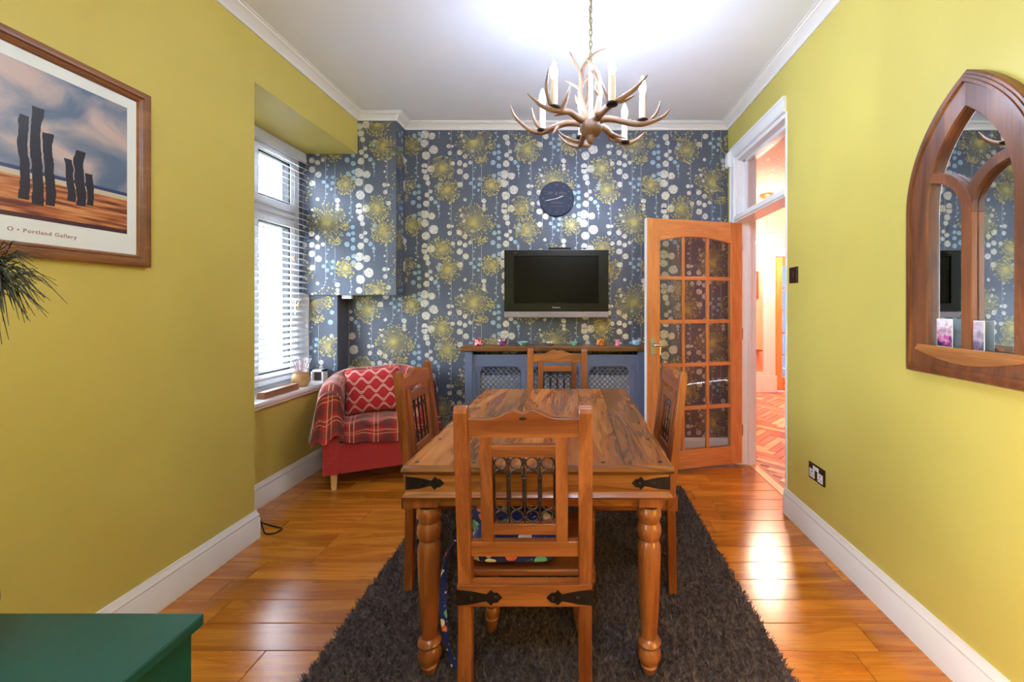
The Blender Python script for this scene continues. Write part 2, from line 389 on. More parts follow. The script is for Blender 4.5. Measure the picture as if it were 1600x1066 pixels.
def print_surface(parent, fn, x0, x1, z0, z1, ax, az, seed):
    """fn(a, z, lift) maps wall coordinates to world; motifs repeat with a half drop"""
    rnd = random.Random(seed)
    G, CR, BL, LN = MB(), MB(), MB(), MB()
    ok = lambda a, z, r: x0+r*.6 < a < x1-r*.6 and z0+r*.6 < z < z1-r*.6
    def disc(mb, a, z, r, lift, n=9):
        if not ok(a, z, r): return
        ph = rnd.random()*6.3; q = [r*rnd.uniform(.9, 1.08) for _ in range(n)]
        mb.add([fn(min(max(a+q[k]*math.cos(ph+2*PI*k/n), x0), x1), min(max(z+q[k]*math.sin(ph+2*PI*k/n), z0), z1), lift) for k in range(n)], [tuple(range(n))])
    def line(mb, a, z, b, w, t, lift):
        if not (ok(a, z, 0) and ok(b, w, 0)): return
        d = Vector((b-a, w-z)); d.normalize(); nx, nz = -d.y*t, d.x*t
        mb.add([fn(a+nx, z+nz, lift), fn(a-nx, z-nz, lift), fn(b-nx, w-nz, lift), fn(b+nx, w+nz, lift)], [(0,1,2,3)])
    i0 = math.floor((x0-ax)/TX)-1; i1 = math.ceil((x1-ax)/TX)+1
    for i in range(i0, i1+1):
        zb = az + (TZ/2 if i % 2 else 0)
        j0 = math.floor((z0-zb)/TZ)-1; j1 = math.ceil((z1-zb)/TZ)+1
        for j in range(j0, j1+1):
            T = lambda cx, cy: (ax+i*TX+(cx-510)/K, zb+j*TZ-(cy-800)/K)
            for cx, cy, r in CREAM: a, z = T(cx, cy); disc(CR, a, z, r/K, .0010, 11)
            for cx, cy, r in BLUE: a, z = T(cx, cy); disc(BL, a, z, r/K, .0014)
            for cx, c0, c1 in LINES:
                a, z = T(cx, c0); _, w = T(cx, c1)
                w = max(w, z0+.001); z = min(z, z1-.001)
                if w < z: line(LN, a, z, a, w, .0011, .0006)
            for cx, cy, r in RINGS:
                a, z = T(cx, cy); r /= K
                if ok(a, z, r):
                    for k in range(10):
                        t0, t1 = 2*PI*k/10, 2*PI*(k+1)/10
                        line(BL, a+r*math.cos(t0), z+r*math.sin(t0), a+r*math.cos(t1), z+r*math.sin(t1), .001, .0016)
            for cx, cy, r, n in GOLD+SPRAY:
                a, z = T(cx, cy); r /= K
                if not (x0-r < a < x1+r and z0-r < z < z1+r): continue
                disc(G, a, z, r*.14, .002, 8)
                for k in range(int(n*1.2)):
                    th = 2*PI*(k+rnd.random()*.7)/(n*1.2); q = r*rnd.choice((1,.97,.9,.84,.72,.6,.48))
                    b, w = a+q*math.cos(th), z+q*math.sin(th)
                    line(G, a, z, b, w, .0010, .0018)
                    dr = rnd.uniform(.0045,.0085)
                    disc(G, b, w, dr, .0022, 6)
                    if rnd.random() < .35: disc(G, b+rnd.uniform(-1,1)*.011, w+rnd.uniform(-1,1)*.011, dr*.7, .0022, 5)
    for nm, mb, mt in (('printed_allium', G, 'gold'), ('printed_pearl_disc', CR, 'cream'), ('printed_blue_dot', BL, 'bluei'), ('printed_stem_line', LN, 'cream')):
        if mb.v:
            me = bpy.data.meshes.new(nm); me.from_pydata(mb.v, [], mb.f); obj(nm, me, M[mt], parent, kind='stuff')
print_surface(wb, lambda a, z, l: (a, YB-l, z), -1.957, XR, .12, 2.80, -.868, 2.010, 1)
print_surface(wc, lambda a, z, l: (a, YBX-l, z), -2.225, -1.46, 1.38, 2.80, -2.025, 1.968, 2)
print_surface(wc, lambda a, z, l: (a, 3.43-l, z), -2.186, -1.957, .68, 1.38, -2.178, 1.33, 3)
print_surface(wc, lambda a, z, l: (-1.46+l, a, z), YBX, YB, 1.38, 2.80, 3.30, 2.2, 4)

# ------------------------------------------------------------------ cornice, baseboards, door trim
cprof = [(0,-.052),(.010,-.052),(.014,-.044),(.026,-.034),(.042,-.022),(.056,-.014),(.064,-.011),(.066,-.004),(.078,-.004),(.078,.0),(0,.0)]
struct('trim_1', sweep([(XL,YR),(XL,YBX),(-1.46,YBX),(-1.46,YB),(XR,YB),(XR,YR)], cprof, lambda a, b, h: (a, b, ZC+h), 1), M['white'], smooth=30)
bprof = [(0,0),(.019,0),(.019,.112),(.015,.118),(.015,.124),(.018,.129),(.015,.136),(.010,.146),(.008,.157),(0,.157)]
struct('baseboard_left', sweep([(XL,YR),(XL,YRN),(XL-.012,YRN)], bprof, lambda a, b, h: (a, b, h), 1), M['white'], smooth=35)
struct('baseboard_recess', sweep([(XW,YRN),(XW,3.43),(-1.957,3.43),(-1.957,YB),(-.89,YB)], bprof, lambda a, b, h: (a, b, h), 1), M['white'], smooth=35)
struct('baseboard_back', sweep([(.57,YB),(XR,YB),(XR,3.50)], bprof, lambda a, b, h: (a, b, h), 1), M['white'], smooth=35)
struct('baseboard_right', sweep([(XR,DJ0+.006),(XR,YR)], bprof, lambda a, b, h: (a, b, h), 1), M['white'], smooth=35)
# architrave on the far side and over the fanlight, jamb linings, transom
ap = [(0,0),(.016,0),(.022,.008),(.022,.03),(.014,.036),(.014,.078),(.02,.084),(.02,.1),(0,.1)]
arch = sweep([(DJ0,2.505),(DJ1,2.505),(DJ1,0)], [(-h, d) for d, h in ap], lambda a, b, h: (XR-h, a, b), 1)
struct('trim_2', arch, M['white'], smooth=30)
tr = struct('trim_3', MB().box(XR-.004, 1.475, DJ1-.022, DJ1+.02, 0, 2.505).box(XR-.004, 1.475, DJ0-.012, DJ0+.010, 0, 2.505).box(XR-.002, 1.475, DJ0, DJ1, 2.475, 2.506), M['white'], bevel=.003)
struct('trim_4', MB().box(XR-.012, 1.45, DJ0, DJ1, 1.972, 2.03).box(XR-.022, XR-.012, DJ0, DJ1, 1.985, 2.018), M['white'], bevel=.004)
struct('trim_5', B(1.405, 1.43, DJ1-.036, DJ1-.02, 0, 1.972), M['white'], bevel=.002)
w3 = struct('window_3', MB().box(1.37,1.41,DJ0+.01,DJ1-.02,2.03,2.055).box(1.37,1.41,DJ0+.01,DJ1-.02,2.45,2.476).box(1.37,1.41,DJ0+.01,DJ0+.04,2.03,2.476).box(1.37,1.41,DJ1-.06,DJ1-.02,2.03,2.476), M['white'], 'white fanlight above the doorway', bevel=.003)
obj('pane', B(1.388, 1.392, DJ0+.04, DJ1-.06, 2.055, 2.45), M['glass'], w3)

# ------------------------------------------------------------------ window, sill
wx = -2.30
w1 = struct('window_1', MB().box(wx-.03,wx+.04,YRN,3.41,.665,.735).box(wx-.03,wx+.04,YRN,3.41,2.47,2.534).box(wx-.03,wx+.04,3.345,3.425,.735,2.47).box(wx-.03,wx+.04,YRN,2.37,.735,2.47).box(wx-.03,wx+.04,2.83,2.89,.735,2.47), M['upvc'], 'white plastic window with top lights', bevel=.004)
for y0, y1 in ((2.37,2.83),(2.89,3.345)):
    for z0, z1 in ((.735,1.97),(2.03,2.47)):
        q = .06
        obj('sash', MB().box(wx-.01,wx+.055,y0,y1,z0,z0+q).box(wx-.01,wx+.055,y0,y1,z1-q,z1).box(wx-.01,wx+.055,y0,y0+q,z0+q,z1-q).box(wx-.01,wx+.055,y1-q,y1,z0+q,z1-q), M['upvc'], w1, bevel=.004)
        g = .012
        obj('gasket', MB().box(wx,wx+.05,y0+q,y1-q,z0+q,z0+q+g).box(wx,wx+.05,y0+q,y1-q,z1-q-g,z1-q).box(wx,wx+.05,y0+q,y0+q+g,z0+q,z1-q).box(wx,wx+.05,y1-q-g,y1-q,z0+q,z1-q), M['gasket'], w1)
        obj('pane', B(wx+.018, wx+.026, y0+q, y1-q, z0+q, z1-q), M['glass'], w1)
    obj('transom', B(wx-.03, wx+.04, y0, y1, 1.97, 2.03), M['upvc'], w1, bevel=.004)
hd = obj('window_handle', MB().box(wx+.055,wx+.07,3.30,3.325,1.30,1.36).box(wx+.07,wx+.085,3.305,3.32,1.22,1.34), M['chrome'], w1, bevel=.003)
struct('trim_6', MB().box(-2.27, -1.988, YRN, 3.43, .655, .68).box(-2.03, -2.005, YRN, 3.43, .63, .655), M['white'], 'white painted window sill', bevel=.004)

struct('trim_8', B(-2.40, -2.188, 3.414, 3.4305, .68, 2.534), M['white'], 'white window reveal board', bevel=.002)
# venetian blind
bl = thing('venetian_blind', 'white wooden venetian blind with open slats hanging in the window recess', 'blind', (-2.2, 2.86, .69))
obj('valance', B(-.012, .006, -.545, .55, 1.77, 1.842), M['slat'], bl, bevel=.003)
obj('head_rail', B(-.05, -.014, -.54, .54, 1.79, 1.84), M['slat'], bl)
obj('bottom_rail', B(-.025, .025, -.54, .54, .008, .026), M['slat'], bl, bevel=.003)
sl = MB(); t = math.radians(-22)
sl.add([(-.025*math.cos(t)-.0015*0, y, -.025*math.sin(t)*s0+z) for s0 in (1,) for z in (0,.003) for y in (-.54,.54)] + [(.025*math.cos(t), y, .025*math.sin(t)+z) for z in (0,.003) for y in (-.54,.54)],
       [(0,1,5,4),(2,6,7,3),(0,4,6,2),(1,3,7,5),(0,2,3,1),(4,5,7,6)])
slme = mesh_of(sl, 'slat'); ns = 38
for k in range(ns): obj('slat', slme, M['slat'], bl, loc=(0, 0, .052+k*(1.76-.052)/(ns-1)))
for y in (-.4, 0, .4):
    for x in (-.024, .024): obj('ladder_cord', MB().tube([(x,y,.02),(x,y,1.79)], .0009, 4), M['slat'], bl)
for y, z in ((.41, .62), (.36, .98)):
    pc = obj('pull_cord', MB().tube([(.03,y,z),(.03,y,1.79)], .0012, 5), M['slat'], bl)
    obj('cord_knob', MB().lathe([(.003,0),(.008,.004),(.009,.02),(.004,.036)], (.03,y,z-.03), 10), M['palew'], pc, smooth=40)

# ------------------------------------------------------------------ door with fifteen panes, standing open
DW, DH, DT = .835, 1.945, .04
hx, hy = 1.358, DJ1-.03
ex, ey = .552, 3.165
ang = math.atan2(ey-hy, ex-hx)
d1 = struct('door_1', B(0, .002, -.002, 0, 0, .002), M['doorw'], 'oak door with fifteen bevelled glass panes standing open')
d1.location = (hx, hy, .018); d1.rotation_euler = (0, 0, ang)
# local +x runs from hinge to latch; the face towards the camera is local +y
def dpart(n, x0, x1, z0, z1, m, y0=-DT, y1=0, bev=.004): return obj(n, B(x0, x1, y0, y1, z0, z1), M[m], d1, bevel=bev)
dpart('stile', 0, .105, 0, DH, 'doorw'); ls = dpart('stile', DW-.11, DW, 0, DH, 'doorw')
obj('latch_edge', B(DW, DW+.003, -DT+.001, -.001, 0, DH), M['white'], ls)
dpart('rail', .105, DW-.11, 0, .145, 'doorwx')
cols = [(.105,.295),(.32,.51),(.535,.725)]
zr = [(.145+k*.34, .145+k*.34+.31) for k in range(5)]
archz = lambda x: 1.775+.04*(1-((x-.415)/.31)**2)
zr[4] = (1.505, 1.815)
poly = [(.105,DH)]+[(.105+k*.62/16, archz(.105+k*.62/16)) for k in range(17)]+[(.725,DH)]
obj('rail', MB().prism(poly, -DT, 0, XZ), M['doorwx'], d1, bevel=.003)
for x in (.295, .51): obj('glazing_bar', B(x, x+.025, -DT+.006, -.006, .145, archz(x+.012)+.003), M['doorw'], d1, bevel=.005)
for k in range(1, 5): obj('glazing_bar', B(.105, .725, -DT+.007, -.007, .115+k*.34+.0, .145+k*.34), M['doorwx'], d1, bevel=.005)
for x0, x1 in cols:
    for z0, z1 in zr:
        if z1 > 1.8:
            top = [(x1-k*(x1-x0)/6, archz(x1-k*(x1-x0)/6)+.004) for k in range(7)]
            pl = [(x0,z0),(x1,z0)]+top
        else: pl = [(x0,z0),(x1,z0),(x1,z1),(x0,z1)]
        cx = sum(p[0] for p in pl)/len(pl); cz = sum(p[1] for p in pl)/len(pl)
        inn = [(cx+(a-cx)*.86, cz+(b-cz)*.92) for a, b in pl]; n = len(pl)
        mb = MB(); mb.add([(a,-.024,b) for a, b in pl]+[(a,-.018,b) for a, b in pl]+[(a,-.0145,b) for a, b in inn],
                          [tuple(range(n-1,-1,-1)), tuple(range(2*n,3*n))]+[(i,(i+1)%n,n+(i+1)%n,n+i) for i in range(n)]+[(n+i,n+(i+1)%n,2*n+(i+1)%n,2*n+i) for i in range(n)])
        obj('pane', mb, M['doorglass'], d1)
hp = obj('handle_plate', B(DW-.075, DW-.03, 0, .006, .90, 1.03), M['chrome'], d1, bevel=.002)
obj('lever', MB().tube([(DW-.052,.004,.975),(DW-.052,.045,.975),(DW-.06,.052,.975),(DW-.15,.05,.973)], [.009,.009,.009,.007], 10), M['chrome'], hp, smooth=50)
hp2 = obj('handle_plate', B(DW-.075, DW-.03, -DT-.006, -DT, .90, 1.03), M['chrome'], d1, bevel=.002)
obj('lever', MB().tube([(DW-.052,-DT-.004,.975),(DW-.052,-DT-.05,.975),(DW-.06,-DT-.055,.975),(DW-.15,-DT-.053,.973)], [.009,.009,.009,.007], 10), M['chrome'], hp2, smooth=50)
for z in (.22, 1.0, 1.72): obj('hinge', MB().lathe([(.007,0),(.007,.09)], (-.006,-.01,z), 10).box(-.006, 0, -.03, -.004, z, z+.09), M['chrome'], d1)

# ------------------------------------------------------------------ hall beyond the doorway
HY, HXR, HZ = 6.2, 4.3, 2.75
hf = struct('floor_hall', B(1.475, HXR, .6, 7.6, -.1, -.006), plain('hall_floor_grout', (170,110,90), .5))
bw, bl_ = .075, .30
blk = {}
hm = [wood('hall_block_a', (160,104,86), (198,146,124), (214,168,144), 'x', 1, .22, .3), wood('hall_block_b', (140,90,74), (178,122,102), (196,142,120), 'x', 1, .22, .3), wood('hall_block_c', (220,180,130), (236,204,160), (244,218,180), 'x', 1, .22, .2)]
for k in range(3): blk[k] = mesh_of(B(-bl_/2+.002, bl_/2-.002, -bw/2+.002, bw/2-.002, -.006, .0), 'hall_block', .0012, 1); blk[k].materials.append(hm[k])
cnt = 0
for i in range(-60, 60):
    for j in range(-60, 60):
        for q in (0, 1):
            # herringbone: pairs of blocks at right angles, lattice turned by 45 degrees
            a = i*bw + j*bl_; b = i*bw - j*bl_
            px, py = (a+bl_/2, b+bw/2) if q == 0 else (a+bw/2, b+bw+bl_/2)
            wx_, wy_ = 2.2+(px-py)*.7071, 4.4+(px+py)*.7071
            if 2.62 < wy_ < 6.14 and max(1.64, .385*wy_) < wx_ < .56*wy_+.1 and wx_ < HXR-.2:
                cnt += 1
                if cnt > 298: continue
                o = obj('hall_block', blk[random.choice((0,0,1,1,2))], None, hf, loc=(wx_, wy_, 0), rot=(0,0, PI/4+(PI/2 if q else 0)))
struct('wall_hall_far', MB().box(1.47, 2.98, HY, HY+.12, 0, HZ).box(3.78, HXR, HY, HY+.12, 0, HZ).box(2.98, 3.78, HY, HY+.12, 2.02, HZ), M['salmon'])
struct('wall_hall_right', B(HXR, HXR+.1, .5, 7.6, 0, HZ), M['salmon'])
struct('wall_hall_near', B(1.47, HXR, .5, .6, 0, HZ), M['salmon'])
struct('wall_hall_left', MB().box(1.47, 1.48, .6, DJ0-.012, 0, HZ).box(1.47, 1.48, DJ1+.02, HY, 0, HZ).box(1.47,1.48,DJ0-.012,DJ1+.02,2.506,HZ), M['salmon'])
struct('ceiling_hall', B(1.47, HXR, .5, 7.6, HZ, HZ+.1), M['hallceil'])
struct('trim_7', MB().box(2.80, 2.98, HY-.03, HY, .25, 2.02).box(2.80, 3.95, HY-.03, HY, 2.02, 2.16).box(3.78, 3.95, HY-.03, HY, 0, 2.02).box(2.78, 3.0, HY-.04, HY, 0, .25), M['white'], bevel=.006)
struct('baseboard_hall', B(1.48, 2.80, HY-.02, HY, 0, .3), M['white'], bevel=.005)
struct('wall_hall_beyond', B(2.6, 4.3, 7.4, 7.6, 0, HZ), plain('blue_paint', (60,130,190), .6))
d2 = struct('door_2', MB().box(2.985,3.105,HY+.02,HY+.06,.02,2.015).box(3.655,3.775,HY+.02,HY+.06,.02,2.015), wood('hall_door_oak', (190,120,60), (226,150,84), (240,170,104), 'z', 1, .35, .2), 'oak glazed door at the far end of the hall', bevel=.004)
for z0, z1 in ((.02,.22),(1.885,2.015)): obj('rail', B(3.105,3.655,HY+.02,HY+.06,z0,z1), M['doorwx'], d2, bevel=.003)
for k in range(1, 5): obj('glazing_bar', B(3.105,3.655,HY+.025,HY+.055,.22+k*.333-.014,.22+k*.333+.014), M['doorwx'], d2)
for x in (3.275, 3.46): obj('glazing_bar', B(x, x+.025, HY+.025, HY+.055, .22, 1.885), M['doorw'], d2)
for x0, x1 in ((3.105,3.275),(3.30,3.46),(3.485,3.655)):
    for k in range(5): obj('pane', B(x0, x1, HY+.038, HY+.043, .22+k*.333+.014*(k>0), .22+(k+1)*.333-.014*(k<4)), M['glass'], d2)
for z in (.25, 1.05, 1.8): obj('hinge', MB().lathe([(.008,0),(.008,.1)], (2.983, HY+.012, z), 8), M['chrome'], d2)
# hall chandelier
hcx, hcy, hcz = 2.52, 5.45, 2.0
hc = thing('crystal_chandelier', 'lit round chandelier of glass rods hanging from the hall ceiling', 'chandelier', (hcx, hcy, HZ))
hz = hcz-HZ
obj('ceiling_rose', MB().lathe([(.0,-.05),(.07,-.045),(.095,-.02),(.095,0)], (0,0,0), 20), M['brass'], hc, smooth=40)
ch = MB()
for k in range(14): ch.ring((0, 0, -.06-k*.032), .017, .003, (lambda a, b: (a*.6, 0, b)) if k % 2 else (lambda a, b: (0, a*.6, b)), 10, 5)
obj('chain', ch, M['brass'], hc, smooth=60)
for R, z1, hgt, n in ((.17,.22,.17,34), (.10,.10,.16,22)):
    obj('rim', MB().ring((0,0,hz+z1), R, .006, None, 24, 6), M['candle'], hc, smooth=60)
    rodme = mesh_of(MB().lathe([(.003,-hgt),(.008,-hgt+.012),(.008,-.004),(.004,0)], (0,0,0), 6), 'glass_rod')
    for k in range(n): obj('glass_rod', rodme, M['glass'], hc, loc=(R*math.cos(2*PI*k/n), R*math.sin(2*PI*k/n), hz+z1))
obj('stem', MB().tube([(0,0,-.5),(0,0,hz+.1)], .008, 8), M['brass'], hc)
for k in range(3): obj('bulb', MB().ico((.055*math.cos(k*2.1), .055*math.sin(k*2.1), hz+.15), .026, 1, (1,1,1.5)), M['hallbulb'], hc, smooth=80)
# small things on the hall's far wall
hp_ = thing('hall_picture', 'narrow red-framed picture on the salmon hall wall', 'picture', (2.66, HY, 1.6))
obj('frame', MB().box(-.07,-.045,-.025,0,-.2,.2).box(.045,.07,-.025,0,-.2,.2).box(-.045,.045,-.025,0,.175,.2).box(-.045,.045,-.025,0,-.2,-.175), plain('red_brown_frame', (150,66,40), .4), hp_, bevel=.003)
obj('print', B(-.045,.045,-.01,0,-.175,.175), plain('faded_print', (214,140,110), .6, noise=.3), hp_)
hb = thing('wall_bracket_shelf', 'small red-brown bracket shelf on the salmon hall wall', 'shelf', (2.66, HY, .62))
obj('shelf_board', B(-.09,.09,-.12,0,.0,.02), plain('red_brown_wood', (140,64,40), .4), hb, bevel=.003)
obj('bracket', MB().prism([(0,0),(-.10,0),(-.08,-.03),(-.03,-.06),(-.02,-.12),(0,-.13)], -.012, .012, YZ), hb.children[0].data.materials[0], hb)

# ------------------------------------------------------------------ dining table
tb = thing('dining_table', 'rustic sheesham dining table with iron corner straps and turned legs', 'table', (-.1235, 2.0325, 0))
TW, TL, TH = .9130, 1.305, .76
hw, hl = TW/2, TL/2
npl = 6; iw = (TW-.03)/npl
for k in range(npl):
    x = -hw+.015+k*iw
    obj('top_plank', B(-iw/2+.0004, iw/2-.0004, -hl+.015, hl-.015, TH-.026, TH), M['shy'], tb, bevel=.0012, seg=1, loc=(x+iw/2, 0, 0))
rect = lambda d: [(-hw+d,-hl+d),(-hw+d,hl-d),(hw-d,hl-d),(hw-d,-hl+d)]
obj('edge_moulding', sweep(rect(0), [(0,TH-.016),(.004,TH-.004),(.012,TH),(.0154,TH),(.0154,TH-.030),(.012,TH-.030),(.004,TH-.024)], XY, 1, True), M['shx'], tb, smooth=40)
for (x0,x1,y0,y1,m) in ((-hw+.016,hw-.016,-hl+.016,-hl+.04,'shx'),(-hw+.016,hw-.016,hl-.04,hl-.016,'shx'),(-hw+.016,-hw+.04,-hl+.04,hl-.04,'shy'),(hw-.04,hw-.016,-hl+.04,hl-.04,'shy')):
    obj('apron_board', B(x0,x1,y0,y1,TH-.092,TH-.028), M[m], tb, bevel=.002)
obj('lower_moulding', sweep(rect(.004), [(0,TH-.104),(.004,TH-.098),(.014,TH-.088),(.04,TH-.088),(.04,TH-.114),(.008,TH-.114)], XY, 1, True), M['shx'], tb, smooth=40)
for (x0,x1,y0,y1,m) in ((-hw+.09,hw-.09,-hl+.05,-hl+.075,'shx'),(-hw+.09,hw-.09,hl-.075,hl-.05,'shx'),(-hw+.05,-hw+.075,-hl+.09,hl-.09,'shy'),(hw-.075,hw-.05,-hl+.09,hl-.09,'shy')):
    obj('frieze_rail', B(x0,x1,y0,y1,TH-.155,TH-.112), M[m], tb, bevel=.002)
leg = MB().box(-.043,.043,-.043,.043,.598,.652)
leg.lathe([(.02,.02),(.022,.022),(.026,.036),(.03,.046),(.026,.052),(.034,.06),(.04,.074),(.041,.088),(.034,.106),(.03,.112),(.038,.118),(.041,.126),(.036,.136),(.027,.144),(.028,.16),(.034,.25),(.038,.34),(.04,.42),(.039,.46),(.033,.476),(.03,.482),(.036,.488),(.038,.494),(.042,.51),(.041,.53),(.034,.544),(.036,.552),(.042,.566),(.041,.584),(.034,.598)], (0,0,-.012), 24)
legme = mesh_of(leg, 'leg', smooth=40)
for sx in (-1,1):
    for sy in (-1,1): obj('leg', legme, M['chz'], tb, loc=(sx*(hw-.073), sy*(hl-.073), .012))
def strap(sgn, ln=.128, h=.044):
    # iron strap: plate at the corner, waist, pointed leaf tip with small barbs
    pts = [(0,-h/2),(ln*.3,-h*.42),(ln*.66,-h*.2),(ln*.76,-h*.5),(ln*.82,-h*.3),(ln*.9,-h*.3),(ln,0),(ln*.9,h*.3),(ln*.82,h*.3),(ln*.76,h*.5),(ln*.66,h*.2),(ln*.3,h*.42),(0,h/2)]
    return [(a*sgn, b) for a, b in pts]
for sx in (-1,1):
    for sy in (-1,1):
        x0 = -sx*(hw-.014); y0 = sy*(hl-.0145)
        s_ = obj('iron_strap', MB().prism(strap(sx), y0-.002, y0+.002, lambda a, b, c: (x0+a, c, TH-.06+b)), M['iron'], tb)
        for q in (.055, .105): obj('stud', MB().ico((x0+sx*q, y0+sy*.002, TH-.06), .008, 1, (1,.5,1)), M['iron'], s_, smooth=60)
        x1 = -sx*(hw-.0145); y1 = sy*(hl-.014)
        s_ = obj('iron_strap', MB().prism(strap(-sy), x1-.002, x1+.002, lambda a, b, c: (c, y1+a, TH-.06+b)), M['iron'], tb)
stud = mesh_of(MB().ico((0,0,0), .009, 1, (1,1,.3)), 'stud', smooth=60)
for t_ in np.linspace(-hl+.045, hl-.045, 6):
    for sx in (-1,1): obj('stud', stud, M['iron'], tb, loc=(sx*(hw-.04), t_, TH))
for t_ in (-.22, .0, .22):
    for sy in (-1,1): obj('stud', stud, M['iron'], tb, loc=(t_, sy*(hl-.04), TH))

# ------------------------------------------------------------------ dining chairs
def make_chair(label):
    c = thing('dining_chair', label, 'chair', (0,0,0), 0, 'sheesham chairs around the dining table')
    yb = lambda z: -.181 - max(0, z-.45)/.54*.058
    for sx in (-1,1):
        pp = [(-.207,0),(-.170,0),(-.162,.45),(-.204+.0,.80),(-.222,.965),(-.226,.982),(-.238,.99),(-.250,.984),(-.256,.968),(-.238,.80),(-.200,.45)]
        obj('back_post', MB().prism(pp, sx*.205-.021-sx*.021, sx*.205+.021-sx*.021, YZ), M['chz'], c, bevel=.004)
    def bp(name, poly, t, mt, bev=.003):
        n = len(poly)
        mb = MB().add([(a, yb(b)-t/2, b) for a, b in poly]+[(a, yb(b)+t/2, b) for a, b in poly],
                      [tuple(range(n)), tuple(range(2*n-1, n-1, -1))]+[(i, n+i, n+(i+1)%n, (i+1)%n) for i in range(n)])
        return obj(name, mb, M[mt], c, bevel=bev, seg=2)
    def top(x):
        a = abs(x)
        if a > .10: return .951
        if a > .022: return .951+.026*(.5+.5*math.cos(PI*(a-.022)/.078))
        return .977-.010*(1-a/.022)
    tr_ = bp('top_rail', [(-.164,.893),(.164,.893)]+[(.164-k*.328/40, top(.164-k*.328/40)) for k in range(41)], .026, 'chx', .0025)
    obj('carved_eye', MB().ico((0, yb(.952)-.013, .952), .014, 1, (1,.12,.42)), M['iron'], tr_, smooth=60)
    for sx in (-1,1): bp('back_slat', [(sx*.113-.0185,.56),(sx*.113+.0185,.56),(sx*.113+.0185,.896),(sx*.113-.0185,.896)], .024, 'chz')
    bp('panel_rail', [(-.096,.832),(.096,.832),(.096,.870),(-.096,.870)], .024, 'chx')
    bp('panel_rail', [(-.096,.588),(.096,.588),(.096,.622),(-.096,.622)], .024, 'chx')
    bp('lower_rail', [(-.164,.518),(.164,.518),(.164,.566),(-.164,.566)], .026, 'chx')
    # wrought lattice: rings, arches and double bars in four bays
    j = MB(); w = .188/4; Yb = lambda a, b, z0: None
    fn = lambda cx, cz: (lambda a, b: (a, -(b)*.1074, b))
    for k in range(4):
        cx = -.094+w*(k+.5)
        f_ = lambda a, b: (a, -b*.1074, b)
        j.ring((cx, yb(.812), .812), .0185, .0032, f_, 16, 6)
        j.ring((cx, yb(.643), .643), .0185, .0032, f_, 16, 6)
        j.tube([(cx+.0195*math.cos(a), yb(.767+.026*math.sin(a)), .767+.026*math.sin(a)) for a in np.linspace(0, PI, 11)], .003, 6)
        j.tube([(cx+.0195*math.cos(a), yb(.688-.024*math.sin(a)), .688-.024*math.sin(a)) for a in np.linspace(0, PI, 11)], .003, 6)
        for s in (-1,1): j.tube([(cx+s*.0195, yb(z), z) for z in (.686,.77)], .0032, 6)
        for z in (.794, .664): j.ico((cx, yb(z), z), .0055, 1)
    for k in range(1, 4):
        cx = -.094+w*k
        j.tube([(cx, yb(z), z) for z in (.622, .832)], .003, 6)
        for z in (.822,.815,.763,.692,.64): j.ico((cx, yb(z), z), .0058, 1, (1.5,1,.7))
    for s in (-1,1): j.tube([(s*.0935, yb(z), z) for z in (.622,.832)], .0025, 6)
    obj('iron_lattice', j, M['jali'], c, smooth=50)
    obj('seat', MB().prism([(-.205,-.158),(.205,-.158),(.216,.21),(-.216,.21)], .43, .45, XY), M['chx'], c, bevel=.004)
    obj('back_seat_rail', B(-.2055,.2055,-.211,-.170,.372,.437), M['chx'], c, bevel=.003)
    obj('front_seat_rail', B(-.17,.17,.165,.188,.372,.431), M['chx'], c, bevel=.003)
    for sx in (-1,1): obj('side_seat_rail', B(sx*.172,sx*.2,-.172,.165,.372,.431), M['chy'], c, bevel=.003)
    for sx in (-1,1):
        s_ = obj('iron_strap', MB().prism(strap(sx, .138, .046), -.2148, -.2105, lambda a, b, cc: (-sx*.2055+a, cc, .402+b)), M['iron'], c)
        for q in (.045,.12): obj('stud', MB().ico((-sx*.2055+sx*q, -.2148, .402), .0105, 1, (1,.5,1)), M['iron'], s_, smooth=60)
    fl_ = MB().lathe([(.015,0),(.017,.004),(.021,.03),(.026,.05),(.022,.056),(.027,.064),(.029,.078),(.024,.09),(.020,.096),(.026,.104),(.024,.112),(.019,.12),(.024,.25),(.025,.32),(.02,.335),(.026,.345),(.027,.36),(.024,.372)], (0,0,0), 16).box(-.024,.024,-.024,.024,.37,.431)
    flm = mesh_of(fl_, 'front_leg', smooth=40)
    for sx in (-1,1): obj('front_leg', flm, M['chz'], c, loc=(sx*.174, .178, 0))
    return c
RZ = .012
ch0 = make_chair('dining chair with a printed child\'s bag on its seat, at the near end of the table')
ch0['label'] = 'carved wooden dining chair carrying a blue printed bag on its seat'
ch0.location = (-.152, 1.468, RZ)
dup(ch0, (-.119, 2.628, RZ), PI, 'carved wooden dining chair between the table and the radiator cover')
dup(ch0, (-.557, 2.06, RZ), -PI/2, 'carved wooden dining chair between the table and the red armchair')
dup(ch0, (.246, 2.045, RZ), PI/2, 'carved wooden dining chair between the table and the glazed door')

# ------------------------------------------------------------------ shag rug
RX0, RX1, RY0, RY1 = -.93, .752, .85, 2.95
rg = thing('shag_rug', 'dark charcoal shaggy rug under the dining table', 'rug', ((RX0+RX1)/2, (RY0+RY1)/2, 0))
obj('rug_backing', B(RX0-rg.location.x, RX1-rg.location.x, RY0-rg.location.y, RY1-rg.location.y, .0005, .011), M['rug'], rg, bevel=.004)
rs = np.random.RandomState(5); nb = 150000
bx = rs.uniform(RX0-.004, RX1+.004, nb); by = RY0 + (RY1-RY0)*rs.uniform(0, 1, nb)**1.25
